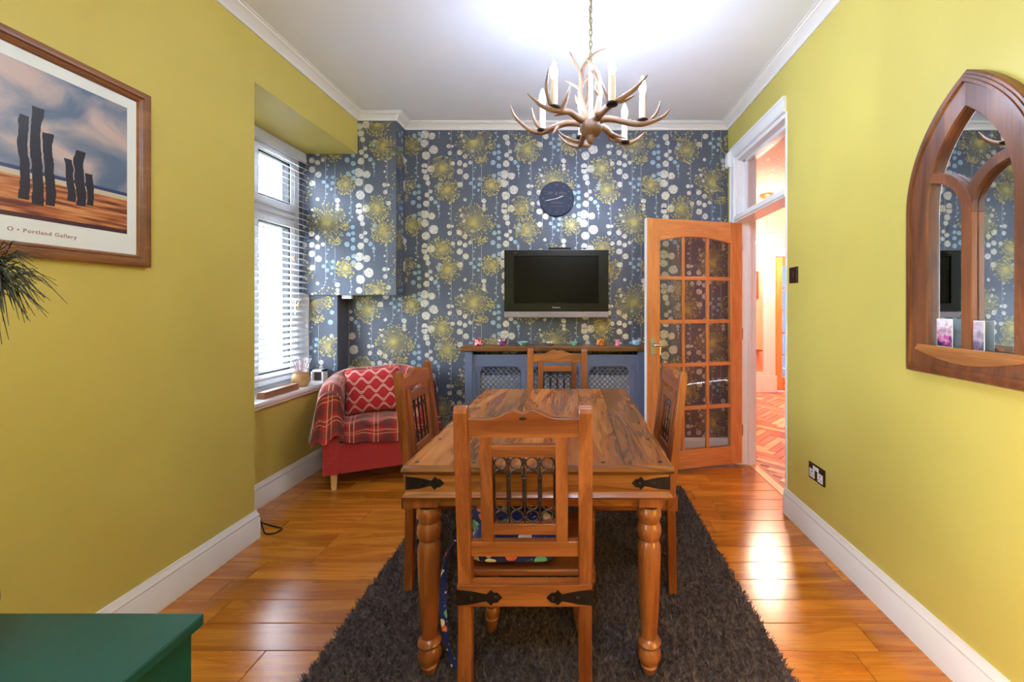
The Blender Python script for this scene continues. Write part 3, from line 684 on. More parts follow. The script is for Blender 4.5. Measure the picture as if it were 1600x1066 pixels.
# neighbouring fibres lean together in tufts
cell = np.floor(bx/.016).astype(int)*7919 + np.floor(by/.016).astype(int)*104729
hsh = np.sin(cell*12.9898)*43758.5453; hsh -= np.floor(hsh); hs2 = np.sin(cell*78.233)*12543.123; hs2 -= np.floor(hs2)
la = hsh*2*PI + rs.normal(0, .5, nb); ll = .006+.013*hs2+rs.uniform(0,.004,nb)
hh = rs.uniform(.012, .024, nb)
tw = rs.uniform(0, 2*PI, nb); ww = rs.uniform(.0022, .0038, nb)
tx, ty = bx+np.cos(la)*ll, by+np.sin(la)*ll
V = np.empty((nb, 3, 3)); z0 = .009
V[:,0,0] = bx-np.cos(tw)*ww; V[:,0,1] = by-np.sin(tw)*ww; V[:,0,2] = z0
V[:,1,0] = bx+np.cos(tw)*ww; V[:,1,1] = by+np.sin(tw)*ww; V[:,1,2] = z0
V[:,2,0] = tx; V[:,2,1] = ty; V[:,2,2] = z0+hh
V -= np.array(rg.location)[None,None,:]
me = bpy.data.meshes.new('pile'); me.vertices.add(nb*3); me.vertices.foreach_set('co', V.reshape(-1))
me.loops.add(nb*3); me.loops.foreach_set('vertex_index', np.arange(nb*3, dtype=np.int32))
me.polygons.add(nb); me.polygons.foreach_set('loop_start', np.arange(0, nb*3, 3, dtype=np.int32))
me.update(calc_edges=True); me.validate()
obj('pile', me, M['rug'], rg, kind='stuff')

# ------------------------------------------------------------------ printed bag on the near chair
def dino_mat():
    m, nt, p = newmat('printed_bag_fabric'); tc = N(nt, 'ShaderNodeTexCoord')
    c = lin((38,46,110))
    for sc, off, cols, th in ((17, 0, ((236,100,40),(120,186,156),(240,226,214)), .38), (60, 3.7, ((236,190,60),(90,160,220),(240,240,240)), .22)):
        mp = N(nt, 'ShaderNodeMapping'); L(nt, tc.outputs['Object'], mp.inputs[0]); mp.inputs['Location'].default_value = (off, off*2, off)
        nz = N(nt, 'ShaderNodeTexNoise', i_Scale=30.0); L(nt, mp.outputs[0], nz.inputs[0])
        mv = N(nt, 'ShaderNodeVectorMath', operation='MULTIPLY_ADD'); L(nt, nz.outputs['Color'], mv.inputs[0]); mv.inputs[1].default_value = (.02,.02,.02); L(nt, mp.outputs[0], mv.inputs[2])
        v = N(nt, 'ShaderNodeTexVoronoi', i_Scale=float(sc)); L(nt, mv.outputs[0], v.inputs['Vector'])
        mask = math_n(nt, 'LESS_THAN', v.outputs['Distance'], th)
        sp = N(nt, 'ShaderNodeSeparateColor'); L(nt, v.outputs['Color'], sp.inputs[0])
        r = ramp(nt, [(0, lin(cols[0])), (.33, lin(cols[1])), (.66, lin(cols[2]))]); r.color_ramp.interpolation = 'CONSTANT'; L(nt, sp.outputs[0], r.inputs[0])
        c = mixc(nt, mask, c, r.outputs[0])
    L(nt, c, p.inputs['Base Color']); p.inputs['Roughness'].default_value = .6
    return m
M['dino'] = dino_mat()
bg_ = thing('school_bag', 'navy child\'s bag with a bright animal print lying on the dining chair', 'bag', (-.197, 1.482, .45+RZ))
def bagf(u, v):
    # closed rounded slab, thicker towards the far left end
    th = 2*PI*u; ph = PI*(v-.5)
    cx, sx = math.cos(th), math.sin(th); sp = lambda q, e: math.copysign(abs(q)**e, q)
    x = .15*sp(cx,.35)*sp(math.cos(ph),.3); y = .16*sp(sx,.35)*sp(math.cos(ph),.3)
    h = .03+.05*max(0,(y+.155)/.31)*(1.15-x/.3)
    return (x, y, .032+sp(math.sin(ph),.6)*.028*(1) + (h-.03 if math.sin(ph) > 0 else 0)*math.sin(ph))
obj('bag_body', grid_mesh('bag_body', 40, 18, bagf), M['dino'], bg_)
obj('zip_band', MB().tube([(.152*math.copysign(abs(math.cos(a))**.45, math.cos(a)), .157*math.copysign(abs(math.sin(a))**.45, math.sin(a)), .040) for a in np.linspace(0, 2*PI, 49)[:-1]], .0045, 6, True), plain('pale_pink_piping', (226,200,206), .6), bg_, smooth=60)
obj('front_pocket', MB().ico((-.115,.03,.085), .1, 3, (.72,.75,1.0), .03), M['dino'], bg_, smooth=80)
stp = [P(727,846,1.375), P(712,844,1.37), P(700,862,1.37), P(694,895,1.37), P(692,950,1.37), P(696,1000,1.37), P(703,1024,1.375), P(711,1042,1.38)]
ctr = []
for a, b in zip(stp[:-1], stp[1:]):
    for k in range(4): ctr.append(a.lerp(b, k/4))
ctr.append(stp[-1])
stv = []; stf = []
for i, q in enumerate(ctr):
    tw_ = .5+.9*math.sin(i*.22)
    wv = Vector((math.cos(tw_), math.sin(tw_), 0))*.011
    for s_, tt in ((-1,0),(1,0),(1,.002),(-1,.002)): stv.append(q+wv*s_+Vector((-wv.y, wv.x, 0)).normalized()*tt-bg_.location)
for i in range(len(ctr)-1):
    for k in range(4): stf.append((i*4+k, i*4+(k+1)%4, i*4+4+(k+1)%4, i*4+4+k))
obj('shoulder_strap', MB().add(stv, stf), M['dino'], bg_, smooth=60)

# ------------------------------------------------------------------ red tub armchair in the corner
TH_ = math.radians(25)
ac = thing('armchair', 'red tub armchair with pale tapered legs in the corner by the window', 'armchair', (-1.395, 3.0, 0), TH_)
A_, BR, SP = .315, .27, .25       # half width of the shell centreline, rear radius, where the curve starts
def upath(t):
    """centreline of the tub shell; t 0..1 from the left arm front round the back to the right arm front"""
    ln = SP-.02; arc = PI*(A_+BR)/2; tot = 2*ln+arc; s = t*tot
    if s < ln: return Vector((-A_, .02+s)), Vector((-1, 0))
    if s < ln+arc:
        a = PI*(s-ln)/arc; n = Vector((-math.cos(a)/A_, math.sin(a)/BR)); n.normalize()
        return Vector((-A_*math.cos(a), SP+BR*math.sin(a))), n
    return Vector((A_, SP-(s-ln-arc))), Vector((1, 0))
ztop = lambda t: .735+.05*math.sin(PI*t)**1.2
def shell_pt(t, w, off=0):
    """cross section: w 0..1 up the inside, over the rounded top, down the outside"""
    p, n = upath(t); h = ztop(t); r = .052+off; zs = h-.052
    if w < .4: d, z = -r, .34+(zs-.34)*(w/.4)
    elif w < .6: a = PI*(w-.4)/.2; d, z = -r*math.cos(a), zs+r*math.sin(a)
    else: d, z = r, zs-(zs-.12)*((w-.6)/.4)
    return Vector((p.x+n.x*d, p.y+n.y*d, z))
me = grid_mesh('tub_shell', 48, 30, lambda u, v: shell_pt(u, v)); sh = obj('tub_shell', me, M['redf'], ac)
for t_ in (0, 1):       # front ends of the arms
    pl = [shell_pt(t_, w) for w in np.linspace(.0, 1, 25)]; pl = [Vector((-A_-.052 if t_ == 0 else A_-.052, .02, .12))]*0+pl
    pl.append(Vector((pl[0].x, pl[0].y, .12)))
    n = len(pl); mb = MB().add([(q.x, .005, q.z) for q in pl]+[(q.x, .03, q.z) for q in pl], [tuple(range(n)), tuple(range(2*n-1,n-1,-1))]+[(i,(i+1)%n,n+(i+1)%n,n+i) for i in range(n)])
    obj('arm_front', mb, M['redf'], ac, bevel=.006)
sb = [(-A_+.05,.0),(A_-.05,.0)]+[(a*(A_-.05)/A_, b) for a, b in [(A_*math.cos(q), SP+BR*math.sin(q)-.03) for q in np.linspace(0,PI,13)]]
obj('seat_base', MB().prism(sb, .12, .33, XY), M['redf'], ac, bevel=.012)
obj('seat_cushion', MB().prism([(a*.97, b-.005) for a, b in sb], .33, .455, XY), M['redf'], ac, bevel=.03, seg=4, smooth=50)
lg = mesh_of(MB().prism([(-.022,-.022),(.022,-.022),(.022,.022),(-.022,.022)], 0, .125, lambda a, b, c: (a*(.72+.28*c/.125), b*(.72+.28*c/.125), c)), 'leg', .003)
for x, y in ((-.30,.05),(.30,.05),(-.22,.42),(.22,.42)): obj('leg', lg, M['palew'], ac, loc=(x, y, 0))

def plaid():
    m, nt, p = newmat('red_plaid_wool'); uv = N(nt, 'ShaderNodeUVMap', uv_map='UVMap'); sp = N(nt, 'ShaderNodeSeparateXYZ'); L(nt, uv.outputs[0], sp.inputs[0])
    def band(src, per, off, w):
        f = math_n(nt, 'FRACT', math_n(nt, 'ADD', math_n(nt, 'MULTIPLY', src, 1/per), off)); return math_n(nt, 'LESS_THAN', f, w/per)
    U, Vv = sp.outputs[0], sp.outputs[1]
    c = lin((168,38,40))
    for s_ in (U, Vv): c = mixc(nt, math_n(nt, 'MULTIPLY', band(s_, .17, .1, .06), .6), c, lin((88,50,46)))
    for s_ in (U, Vv): c = mixc(nt, math_n(nt, 'MULTIPLY', band(s_, .17, .62, .02), .5), c, lin((200,60,50)))
    for s_, o in ((U, .33), (U, .5), (Vv, .33), (Vv, .52)): c = mixc(nt, math_n(nt, 'MULTIPLY', band(s_, .17, o, .0065), .8), c, lin((222,182,140)))
    wv = N(nt, 'ShaderNodeTexNoise', i_Scale=160.0); L(nt, uv.outputs[0], wv.inputs[0])
    c = mixc(nt, .25, c, wv.outputs['Color'], 'OVERLAY')
    L(nt, c, p.inputs['Base Color']); p.inputs['Roughness'].default_value = .9; p.inputs['Sheen Weight'].default_value = .3
    return m
M['plaid'] = plaid()
thw = thing('plaid_throw', 'red plaid woollen throw draped over the red armchair', 'blanket', ac.location, TH_)
def scale_uv(me, su, sv):
    for d in me.uv_layers[0].data: d.uv = (d.uv[0]*su, d.uv[1]*sv)
    return me
def hem(t): # how far the throw hangs down the outside (0..1 of the section)
    return .80 if t < .22 else (.80-.12*min(1,(t-.22)/.1) if t < .75 else .86)
def throw_f(u, v):
    t = -.02+1.0*u; w = .05+v*(hem(u)-.05)
    q = shell_pt(min(max(t, 0), 1), w, .014)
    wr_ = math.sin(u*64+v*6)*.010+math.sin(u*31+2)*.010
    out = max(0, (w-.55)/.3)
    _, n = upath(min(max(t,0),1))
    q = q+Vector((n.x, n.y, 0))*(wr_*(.25+1.5*out)+.035*out*(u < .3)+.02*out)
    q.z += .006*math.sin(u*23+v*9)
    if t < 0: q.y += t*1.2
    if u < .03: q.y -= (.03-u)*1.3*(1 if w > .35 else .2); q.z -= (.03-u)*1.6*(w > .35)
    return q
me = scale_uv(grid_mesh('draped_side', 150, 44, throw_f), 1.35, .85)
obj('draped_side', me, M['plaid'], thw)
def flap_f(u, v):
    dx = (u-.5)*.165; r = .068; h = ztop(0)-.052
    zt = h+math.sqrt(max(0, r*r-min(abs(dx), r)**2)) - max(0, abs(dx)-r)*3
    zb = .40-.06*(1-u)+.02*math.sin(u*11)
    e = min(1, v/.12)
    return (-A_+dx-.03*(1-u)*v, .012-.034*math.sin(e*PI/2)-.014*math.sin(u*19+1)*v-.012*v, zt+(zb-zt)*v)
obj('arm_flap', scale_uv(grid_mesh('arm_flap', 30, 36, flap_f), .20, .42), M['plaid'], thw)
def seat_f(u, v):
    x = (-A_+.035)+(2*A_-.07)*u; s = v*.72
    z = .472+.006*math.sin(x*40)+.004*math.sin(s*37+x*20)
    if s < .47: y = .47-s
    elif s < .53: a = (s-.47)/.06*PI/2; y = -.0-.022*math.sin(a)+.0; z = z-.022*(1-math.cos(a))
    else: y = -.022-.012*math.sin(x*30); z = z-.022-(s-.53)*(.62+.10*math.sin(x*9+1))
    lim = SP+BR*math.sqrt(max(0, 1-(x/A_)**2))-.05
    if y > lim: y = lim; z += .02
    return (x, y, z)
obj('seat_cover', scale_uv(grid_mesh('seat_cover', 60, 60, seat_f), .62, .72), M['plaid'], thw)

def ogee():
    m, nt, p = newmat('red_wave_cushion'); uv = N(nt, 'ShaderNodeUVMap', uv_map='UVMap'); sp = N(nt, 'ShaderNodeSeparateXYZ'); L(nt, uv.outputs[0], sp.inputs[0])
    vv = math_n(nt, 'MULTIPLY', sp.outputs[1], 5.0); row = math_n(nt, 'FLOOR', vv); fr = math_n(nt, 'FRACT', vv)
    sg = math_n(nt, 'SUBTRACT', math_n(nt, 'MULTIPLY', math_n(nt, 'FLOORED_MODULO', row, 2.0), 2.0), 1.0)
    wv = math_n(nt, 'MULTIPLY', math_n(nt, 'MULTIPLY', math_n(nt, 'SINE', math_n(nt, 'MULTIPLY', sp.outputs[0], 2*PI*4)), .30), sg)
    d = math_n(nt, 'ABSOLUTE', math_n(nt, 'SUBTRACT', math_n(nt, 'ABSOLUTE', math_n(nt, 'SUBTRACT', math_n(nt, 'SUBTRACT', fr, .5), wv)), .09))
    c = mixc(nt, math_n(nt, 'LESS_THAN', d, .042), lin((176,24,36)), lin((226,196,176)))
    L(nt, c, p.inputs['Base Color']); p.inputs['Roughness'].default_value = .9; p.inputs['Sheen Weight'].default_value = .2
    return m
M['ogee'] = ogee()
def pillow(sz, th, k=1.0):
    def f(u, v, s):
        a, b = 2*u-1, 2*v-1
        e = max(0, (1-a**4))**.5*max(0, (1-b**4))**.5
        return (sz/2*a*(1-.06*(1-b*b)*abs(a)**3), s*th/2*e, k*sz/2*b*(1-.06*(1-a*a)*abs(b)**3))
    return f
pf = pillow(.40, .13, .86)
cu = thing('cushion', 'square red cushion with cream wavy lines on the armchair', 'cushion', (-1.56, 3.225, .642), 0)
cu.rotation_euler = (math.radians(-17), math.radians(-3), math.radians(20))
obj('cushion_front', grid_mesh('cushion_front', 24, 24, lambda u, v: pf(u, v, -1)), M['ogee'], cu)
obj('cushion_back', grid_mesh('cushion_back', 24, 24, lambda u, v: pf(u, v, 1)), plain('red_cushion_back', (150,24,34), .9), cu)

# ------------------------------------------------------------------ radiator cover and radiator
RF = 3.375
rc = thing('radiator_cover', 'slate-blue radiator cover with lattice panels and a dark wooden shelf top', 'radiator cover', (-.16, 3.48, 0))
ox, oy = -.16, 3.48
def rpart(n, x0, x1, y0, y1, z0, z1, m='grey', bev=.003, par=None): return obj(n, B(x0-ox, x1-ox, y0-oy, y1-oy, z0, z1), M[m], par or rc, bevel=bev)
rpart('shelf', -.925, .615, RF-.02, YB-.001, .922, .963, 'shelfw', .006)
rpart('top_rail', -.86, .54, RF+.01, RF+.028, .797, .895)
rpart('bottom_rail', -.86, .54, RF+.01, RF+.028, 0, .17)
for x0, x1 in ((-.86,-.77),(-.4375,-.348),(.035,.119),(.443,.54)): rpart('stile', x0, x1, RF+.01, RF+.028, .17, .797)
for x0, x1 in ((-.835,-.80),(-.41,-.375),(.06,.095),(.475,.51)): rpart('applied_moulding', x0, x1, RF+.002, RF+.01, .12, .76, bev=.004)
for x0, x1 in ((-.892,-.83),(.51,.572)):
    rpart('end_pilaster', x0, x1, RF-.004, RF+.03, 0, .922)
for x0, x1 in ((-.892,-.874),(.554,.572)): rpart('side_panel', x0, x1, RF+.03, YB-.001, 0, .922)
for x0, x1 in ((-.77,-.4375),(-.348,.035),(.119,.443)):
    lt = MB(); pw = x1-x0; ph = .797-.17; pit = .042; bw_ = .0075
    def clipseg(a0, b0, a1, b1):
        t0, t1 = 0.0, 1.0; da, db = a1-a0, b1-b0
        for p_, q_ in ((-da, a0), (da, pw-a0), (-db, b0), (db, ph-b0)):
            if abs(p_) < 1e-12:
                if q_ < 0: return None
            else:
                r_ = q_/p_
                if p_ < 0: t0 = max(t0, r_)
                else: t1 = min(t1, r_)
        return None if t0 >= t1 else (a0+t0*da, b0+t0*db, a0+t1*da, b0+t1*db)
    k = -ph
    while k < pw:
        for s_ in (1, -1):
            q_ = clipseg(k, 0, k+ph, ph) if s_ == 1 else clipseg(k, ph, k+ph, 0)
            if q_:
                a0, b0, a1, b1 = q_; nx, nz = -(b1-b0), a1-a0; ln = math.hypot(nx, nz)
                if ln > .01:
                    nx, nz = nx/ln*bw_/2, nz/ln*bw_/2
                    lt.prism([(x0-ox+a0+nx,.17+b0+nz),(x0-ox+a0-nx,.17+b0-nz),(x0-ox+a1-nx,.17+b1-nz),(x0-ox+a1+nx,.17+b1+nz)], RF+.018-oy+(.003 if s_ > 0 else 0), RF+.023-oy+(.003 if s_ > 0 else 0), XZ)
        k += pit
    # small squares at the crossings give the holes their cross shape
    i = 0
    while i*pit/2 < pw+.01:
        jz = 0
        while jz*pit/2 < ph+.01:
            if (i+jz) % 2 == 0:
                a, b = i*pit/2, jz*pit/2
                if .006 < a < pw-.006 and .006 < b < ph-.006: lt.box(x0-ox+a-.0065, x0-ox+a+.0065, RF+.0175-oy, RF+.0265-oy, .17+b-.0065, .17+b+.0065)
            jz += 1
        i += 1
    obj('lattice_panel', lt, M['grey'], rc)
    for sx in (0, 1):
        xc = x0-ox if sx == 0 else x1-ox; s_ = 1 if sx == 0 else -1
        obj('corner_block', MB().prism([(xc,.797),(xc+s_*.035,.797),(xc+s_*.02,.785),(xc+s_*.01,.772),(xc,.76)], RF+.01-oy, RF+.027-oy, XZ), M['grey'], rc)
rad = thing('radiator', 'white panel radiator inside the lattice radiator cover', 'radiator', (-.16, 3.455, .12))
obj('panel', B(-.62,.62,-.03,.03,.0,.60), M['upvc'], rad, bevel=.008)
fin = mesh_of(B(-.012,.012,-.036,-.029,.03,.57), 'fin', .003)
for k in range(26): obj('fin', fin, M['upvc'], rad, loc=(-.59+k*.0472, 0, 0))
for x in (-.55, .55): obj('bracket', B(x-.02, x+.02, .03, .115, .05, .55), M['upvc'], rad)

# small things along the shelf
ZS = .963
def votive(name, label, u, prof, mt, cat='candle holder', y=3.44, seg=18, extra=None):
    o = thing(name, label, cat, ((u-U0)/F*y, y, ZS), 0)
    obj('cup', MB().lathe(prof, (0,0,0), seg), mt, o, smooth=40)
    if extra: extra(o)
    return o
cupp = lambda r, h: [(r*.8,0),(r,.006),(r*1.02,h*.6),(r,h),(r*.88,h),(r*.86,h*.4),(.001,h*.35)]
bowlp = lambda r, h: [(r*.35,0),(r*.4,.004),(r*.8,h*.6),(r,h),(r*.95,h),(r*.5,h*.4),(.001,h*.3)]
def mosaic(name, cols, sc=70):
    m, nt, p = newmat(name); tc = N(nt, 'ShaderNodeTexCoord'); v = N(nt, 'ShaderNodeTexVoronoi', i_Scale=float(sc)); L(nt, tc.outputs['Object'], v.inputs['Vector'])
    sp = N(nt, 'ShaderNodeSeparateColor'); L(nt, v.outputs['Color'], sp.inputs[0])
    r = ramp(nt, [(k/len(cols), lin(c)) for k, c in enumerate(cols)]); r.color_ramp.interpolation = 'CONSTANT'; L(nt, sp.outputs[0], r.inputs[0]); L(nt, r.outputs[0], p.inputs['Base Color']); p.inputs['Roughness'].default_value = .2
    return m
wax = plain('candle_wax', (238,232,220), .5)
def candle_in(h): return lambda o: (obj('wax', MB().lathe([(.022,.012),(.022,h)], (0,0,0), 14), wax, o), obj('wick', MB().tube([(0,0,h),(0,.001,h+.01)], .001, 5), M['black'], o))
votive('votive_holder', 'red mosaic glass candle holder on the shelf', 748, cupp(.036,.056), mosaic('red_mosaic', ((150,20,50),(220,110,130),(190,30,70),(240,190,190))), extra=candle_in(.03))
votive('votive_holder', 'purple and white mosaic glass candle holder on the shelf', 785, cupp(.036,.056), mosaic('purple_mosaic', ((90,40,90),(230,220,220),(200,120,130),(120,70,130))), extra=candle_in(.03))
votive('glass_bowl', 'pale teal flared glass bowl between the purple holder and the clock chair', 816.5, bowlp(.046,.032), M['teal'], 'bowl')['label'] = 'pale teal flared glass bowl beside the purple mosaic holder'
def flower(o):
    for k in range(7):
        obj('petal', MB().ico((.026*math.cos(k*.9), .026*math.sin(k*.9), .026), .016, 1, (1,1,.6)), mosaic('shell_petal', ((200,190,196),(150,120,130),(226,220,222)), 60) if k == 0 else o.children[1].data.materials[0], o, smooth=60)
votive('flower_candle_holder', 'small grey petalled candle holder between two teal bowls', 859, [(.02,0),(.032,.004),(.03,.014),(.001,.016)], plain('brown_glass', (90,50,44), .3), extra=flower)
votive('glass_bowl', 'pale teal flared glass bowl beside the amber candle holder', 896.5, bowlp(.038,.03), M['teal'], 'bowl')
votive('votive_holder', 'amber glass candle holder on the shelf', 938.5, cupp(.034,.056), mosaic('amber_mosaic', ((200,120,40),(226,160,80),(180,96,36)), 90), extra=candle_in(.03))
votive('pink_candle_holder', 'small pink waisted candle holder on the shelf', 964.5, [(.022,0),(.023,.004),(.014,.02),(.018,.034),(.024,.05),(.02,.05),(.001,.03)], plain('pink_glass', (236,150,170), .25))
def spout(o):
    obj('rim', MB().ring((0,0,.04), .033, .004, None, 16, 6), plain('pale_grey_glaze', (190,200,212), .3), o, smooth=60)
    obj('spout', MB().tube([(-.03,0,.018),(-.044,0,.026),(-.054,0,.03)], [.010,.008,.006], 8), M['pblue'], o, smooth=60)
M['pblue'] = plain('pale_blue_glaze', (140,186,222), .25)
votive('blue_bowl', 'round pale blue pot on the shelf beside the open door', 995, [(.02,0),(.034,.008),(.038,.024),(.034,.04),(.028,.04),(.03,.02),(.001,.012)], M['pblue'], 'pot', extra=spout)

# ------------------------------------------------------------------ television
tvx, tvz, tvy = -.152, 1.468, 3.46
tv = thing('television', 'black flat television with silver speaker bar mounted on the patterned wall', 'television', (tvx, tvy, tvz-.282))
obj('cabinet', B(-.43,.43,.012,.075,.055,.565), M['black'], tv, bevel=.008)
bz = MB().box(-.432,.432,-.012,.02,.52,.568).box(-.432,.432,-.012,.02,.06,.126).box(-.432,-.352,-.012,.02,.126,.52).box(.352,.432,-.012,.02,.126,.52)
obj('bezel', bz, M['black'], tv)
obj('screen', B(-.352,.352,.0,.014,.126,.52), M['screen'], tv)
obj('top_trim', B(-.432,.432,-.01,.05,.568,.5705), M['silver'], tv)
obj('speaker_bar', B(-.432,.432,-.01,.055,.008,.058), M['silver'], tv, bevel=.006)
lg_ = obj('logo_lettering', text_mesh('Panasonic', .017), M['whiteink'], tv, loc=(0,-.0128,.092), rot=(PI/2,0,0))
obj('corner_lettering', text_mesh('VIERA', .011), M['ink'], tv, loc=(-.34,-.0128,.543), rot=(PI/2,0,0))
obj('power_lamp', MB().ring((.21,-.011,.052), .014, .002, lambda a, b: (a, 0, b*.3), 16, 5), M['chrome'], tv)
obj('wall_bracket', B(-.2,.2,.075,YB-tvy-.0005,.15,.45), M['black'], tv)
rm = thing('media_player', 'slim black box lying on top of the television', 'media box', (tvx+.028, tvy+.02, tvz-.282+.571))
obj('box_body', B(-.096,.096,-.025,.03,.0,.021), M['black'], rm, bevel=.004)
obj('front_strip', B(-.08,.08,-.027,-.0245,.008,.013), M['screen'], rm)

# ------------------------------------------------------------------ wall clock
ck = thing('wall_clock', 'round slate-blue wall clock with white hands above the television', 'clock', (-.154, YB-.004, 2.208))
cr = .149
obj('dial', MB().lathe([(cr*.98,-.014),(cr,-.011),(cr,.011),(cr*.98,.014)], (0,0,0), 64), M['clockf'], ck, rot=(PI/2,0,0), loc=(0,-.012,0), smooth=40)
fy = -.0268
for k in range(12):
    if k % 3 == 0: continue
    a = PI/2-k*PI/6; d = Vector((math.cos(a), math.sin(a)))*1; n = Vector((-d.y, d.x))*.0022
    p0, p1 = d*.112, d*.128
    obj('hour_mark', MB().prism([(p0.x+n.x,p0.y+n.y),(p0.x-n.x,p0.y-n.y),(p1.x-n.x,p1.y-n.y),(p1.x+n.x,p1.y+n.y)], fy, fy+.001, XZ), M['ink'], ck)
for s_, a in (('XII',90),('III',0),('VI',270),('IX',180)):
    obj('numeral', text_mesh(s_, .024), M['ink'], ck, loc=(.118*math.cos(math.radians(a)), fy, .118*math.sin(math.radians(a))), rot=(PI/2,0,0))
obj('script_lettering', text_mesh('Mr & Mrs', .04, shear=.25), M['ink'], ck, loc=(0,fy,.045), rot=(PI/2,0,0))
obj('name_lettering', text_mesh('HOPKINS', .024), M['ink'], ck, loc=(0,fy,-.036), rot=(PI/2,0,0))
obj('rule_line', B(-.052,.052,fy,fy+.001,-.067,-.064), M['ink'], ck)
def hand(a, ln, w):
    d = Vector((math.cos(a), math.sin(a))); n = Vector((-d.y, d.x))
    pts = [d*-.012+n*w*.4, d*-.012-n*w*.4, d*ln*.7-n*w, d*ln, d*ln*.7+n*w]
    return MB().prism([(q.x, q.y) for q in pts], fy-.004, fy-.0025, XZ)
obj('hour_hand', hand(math.radians(22), .066, .004), M['whiteink'], ck)
obj('minute_hand', hand(math.radians(192), .108, .0032), M['whiteink'], ck)
obj('centre_pin', MB().ico((0,fy-.003,0), .006, 1), M['whiteink'], ck)

# ------------------------------------------------------------------ antler chandelier (traced arms: pixel ray plus the depth along the ring of candles)
HUB = Vector((.078, 2.03, 2.16))
cd = thing('antler_chandelier', 'antler chandelier with lit candle bulbs hanging on a chain above the table', 'chandelier', (HUB.x, HUB.y, ZC))
off = cd.location.copy()
def catmull(pts, rad, n=6):
    out = []; rr_ = []
    m = len(pts)
    for i in range(m-1):
        p0, p1, p2, p3 = pts[max(i-1,0)], pts[i], pts[i+1], pts[min(i+2,m-1)]
        for k in range(n):
            t = k/n
            out.append(.5*((2*p1)+(p2-p0)*t+(2*p0-5*p1+4*p2-p3)*t*t+(3*p1-p0-3*p2+p3)*t**3)); rr_.append(rad[i]+(rad[i+1]-rad[i])*t)
    out.append(pts[-1]); rr_.append(rad[-1]); return out, rr_
def antler(name, branches):
    mb = MB()
    for br in branches:
        pts = [P(u, v, y)-off for u, v, y, r in br]; rad = [r for *_, r in br]
        q, r_ = catmull(pts, rad); mb.tube(q, r_, 8)
    return obj(name, mb, M['antler'], cd, smooth=60)
antler('lower_antler', [[(916,196,2.03,.022),(903,193,2.04,.017),(883,193,2.06,.016),(862,201,2.09,.015),(846,207,2.12,.014),(828,203,2.12,.011),(806,184,2.12,.008),(797,164,2.11,.002)],
    [(850,205,2.11,.012),(838,193,2.12,.010),(833,181,2.12,.007),(831,169,2.12,.002)], [(872,198,2.07,.012),(864,209,2.05,.003)]])
antler('lower_antler', [[(914,188,2.02,.022),(903,184,1.98,.017),(890,175,1.93,.015),(876,173,1.89,.015),(862,171,1.86,.014),(846,165,1.85,.010),(824,146,1.84,.002)],
    [(864,170,1.87,.012),(857,155,1.86,.010),(854,132,1.85,.008),(858,105,1.84,.002)], [(876,172,1.88,.012),(884,156,1.87,.009),(892,132,1.86,.002)], [(886,176,1.92,.010),(866,181,1.92,.003)]])
antler('lower_antler', [[(930,186,2.01,.022),(942,174,1.95,.017),(954,164,1.88,.015),(972,153,1.85,.012),(994,137,1.84,.010),(1012,117,1.83,.002)],
    [(955,164,1.88,.012),(947,148,1.87,.010),(939,125,1.86,.002)], [(962,160,1.87,.011),(978,156,1.90,.008),(992,149,1.92,.002)]])
antler('lower_antler', [[(932,191,2.03,.022),(944,186,2.02,.017),(962,187,2.01,.016),(981,192,2.0,.015),(1002,194,1.99,.014),(1022,189,1.98,.010),(1038,181,1.97,.008),(1048,169,1.96,.002)],
    [(1008,193,1.99,.011),(1020,184,2.0,.009),(1028,172,2.0,.006),(1032,158,2.0,.002)], [(978,190,2.0,.010),(988,187,2.02,.003)]])
antler('lower_antler', [[(932,196,2.05,.02),(944,200,2.12,.016),(956,211,2.2,.015),(968,220,2.26,.014),(979,224,2.28,.013),(994,219,2.3,.010),(1008,206,2.3,.002)],
    [(964,218,2.24,.010),(955,219,2.2,.008),(949,212,2.18,.002)], [(950,206,2.16,.010),(966,213,2.2,.007),(978,217,2.22,.002)]])
antler('lower_antler', [[(922,200,2.05,.02),(912,212,2.10,.016),(908,224,2.17,.014),(902,229,2.2,.011),(886,224,2.22,.008),(872,210,2.22,.002)],
    [(909,222,2.16,.011),(896,220,2.15,.008),(880,212,2.14,.006),(873,205,2.14,.002)], [(908,226,2.18,.011),(920,228,2.2,.008),(926,220,2.2,.002)]])
antler('upper_antler', [[(918,190,2.04,.018),(912,170,2.04,.016),(907,142,2.05,.014),(911,108,2.05,.010),(926,86,2.05,.006),(946,76,2.05,.002)], [(908,130,2.05,.010),(905,112,2.03,.008),(898,97,2.02,.006),(890,81,2.02,.002)], [(907,140,2.05,.010),(897,133,2.06,.007),(884,126,2.07,.002)]])
antler('upper_antler', [[(926,190,2.02,.018),(934,168,2.0,.015),(938,140,1.99,.012),(936,118,1.98,.008),(930,104,1.98,.006),(914,92,1.97,.002)], [(937,135,1.99,.009),(926,112,2.02,.007),(915,124,2.06,.006),(909,140,2.07,.004)], [(936,150,2.0,.009),(930,140,1.96,.006),(930,128,1.95,.002)]])
antler('upper_antler', [[(922,192,2.06,.018),(915,172,2.1,.014),(903,160,2.12,.010),(899,148,2.13,.002)], [(913,170,2.1,.010),(918,148,2.12,.008),(917,122,2.13,.003)]])
hub = MB().ico(HUB-off, .054, 3, (1.05,1,.8), .12); hub.ico(P(922,216,2.02)-off, .02, 2, (1,1,1.6), .1); hub.ico(P(934,177,1.97)-off, .018, 2, (1,1,1), .2)
obj('hub', hub, M['antler'], cd, smooth=60)
obj('stem', MB().tube([HUB-off, Vector((0,0,2.47))-Vector((0,0,ZC))], .011, 10), M['candle'], cd, smooth=60)
ZB = 2.352
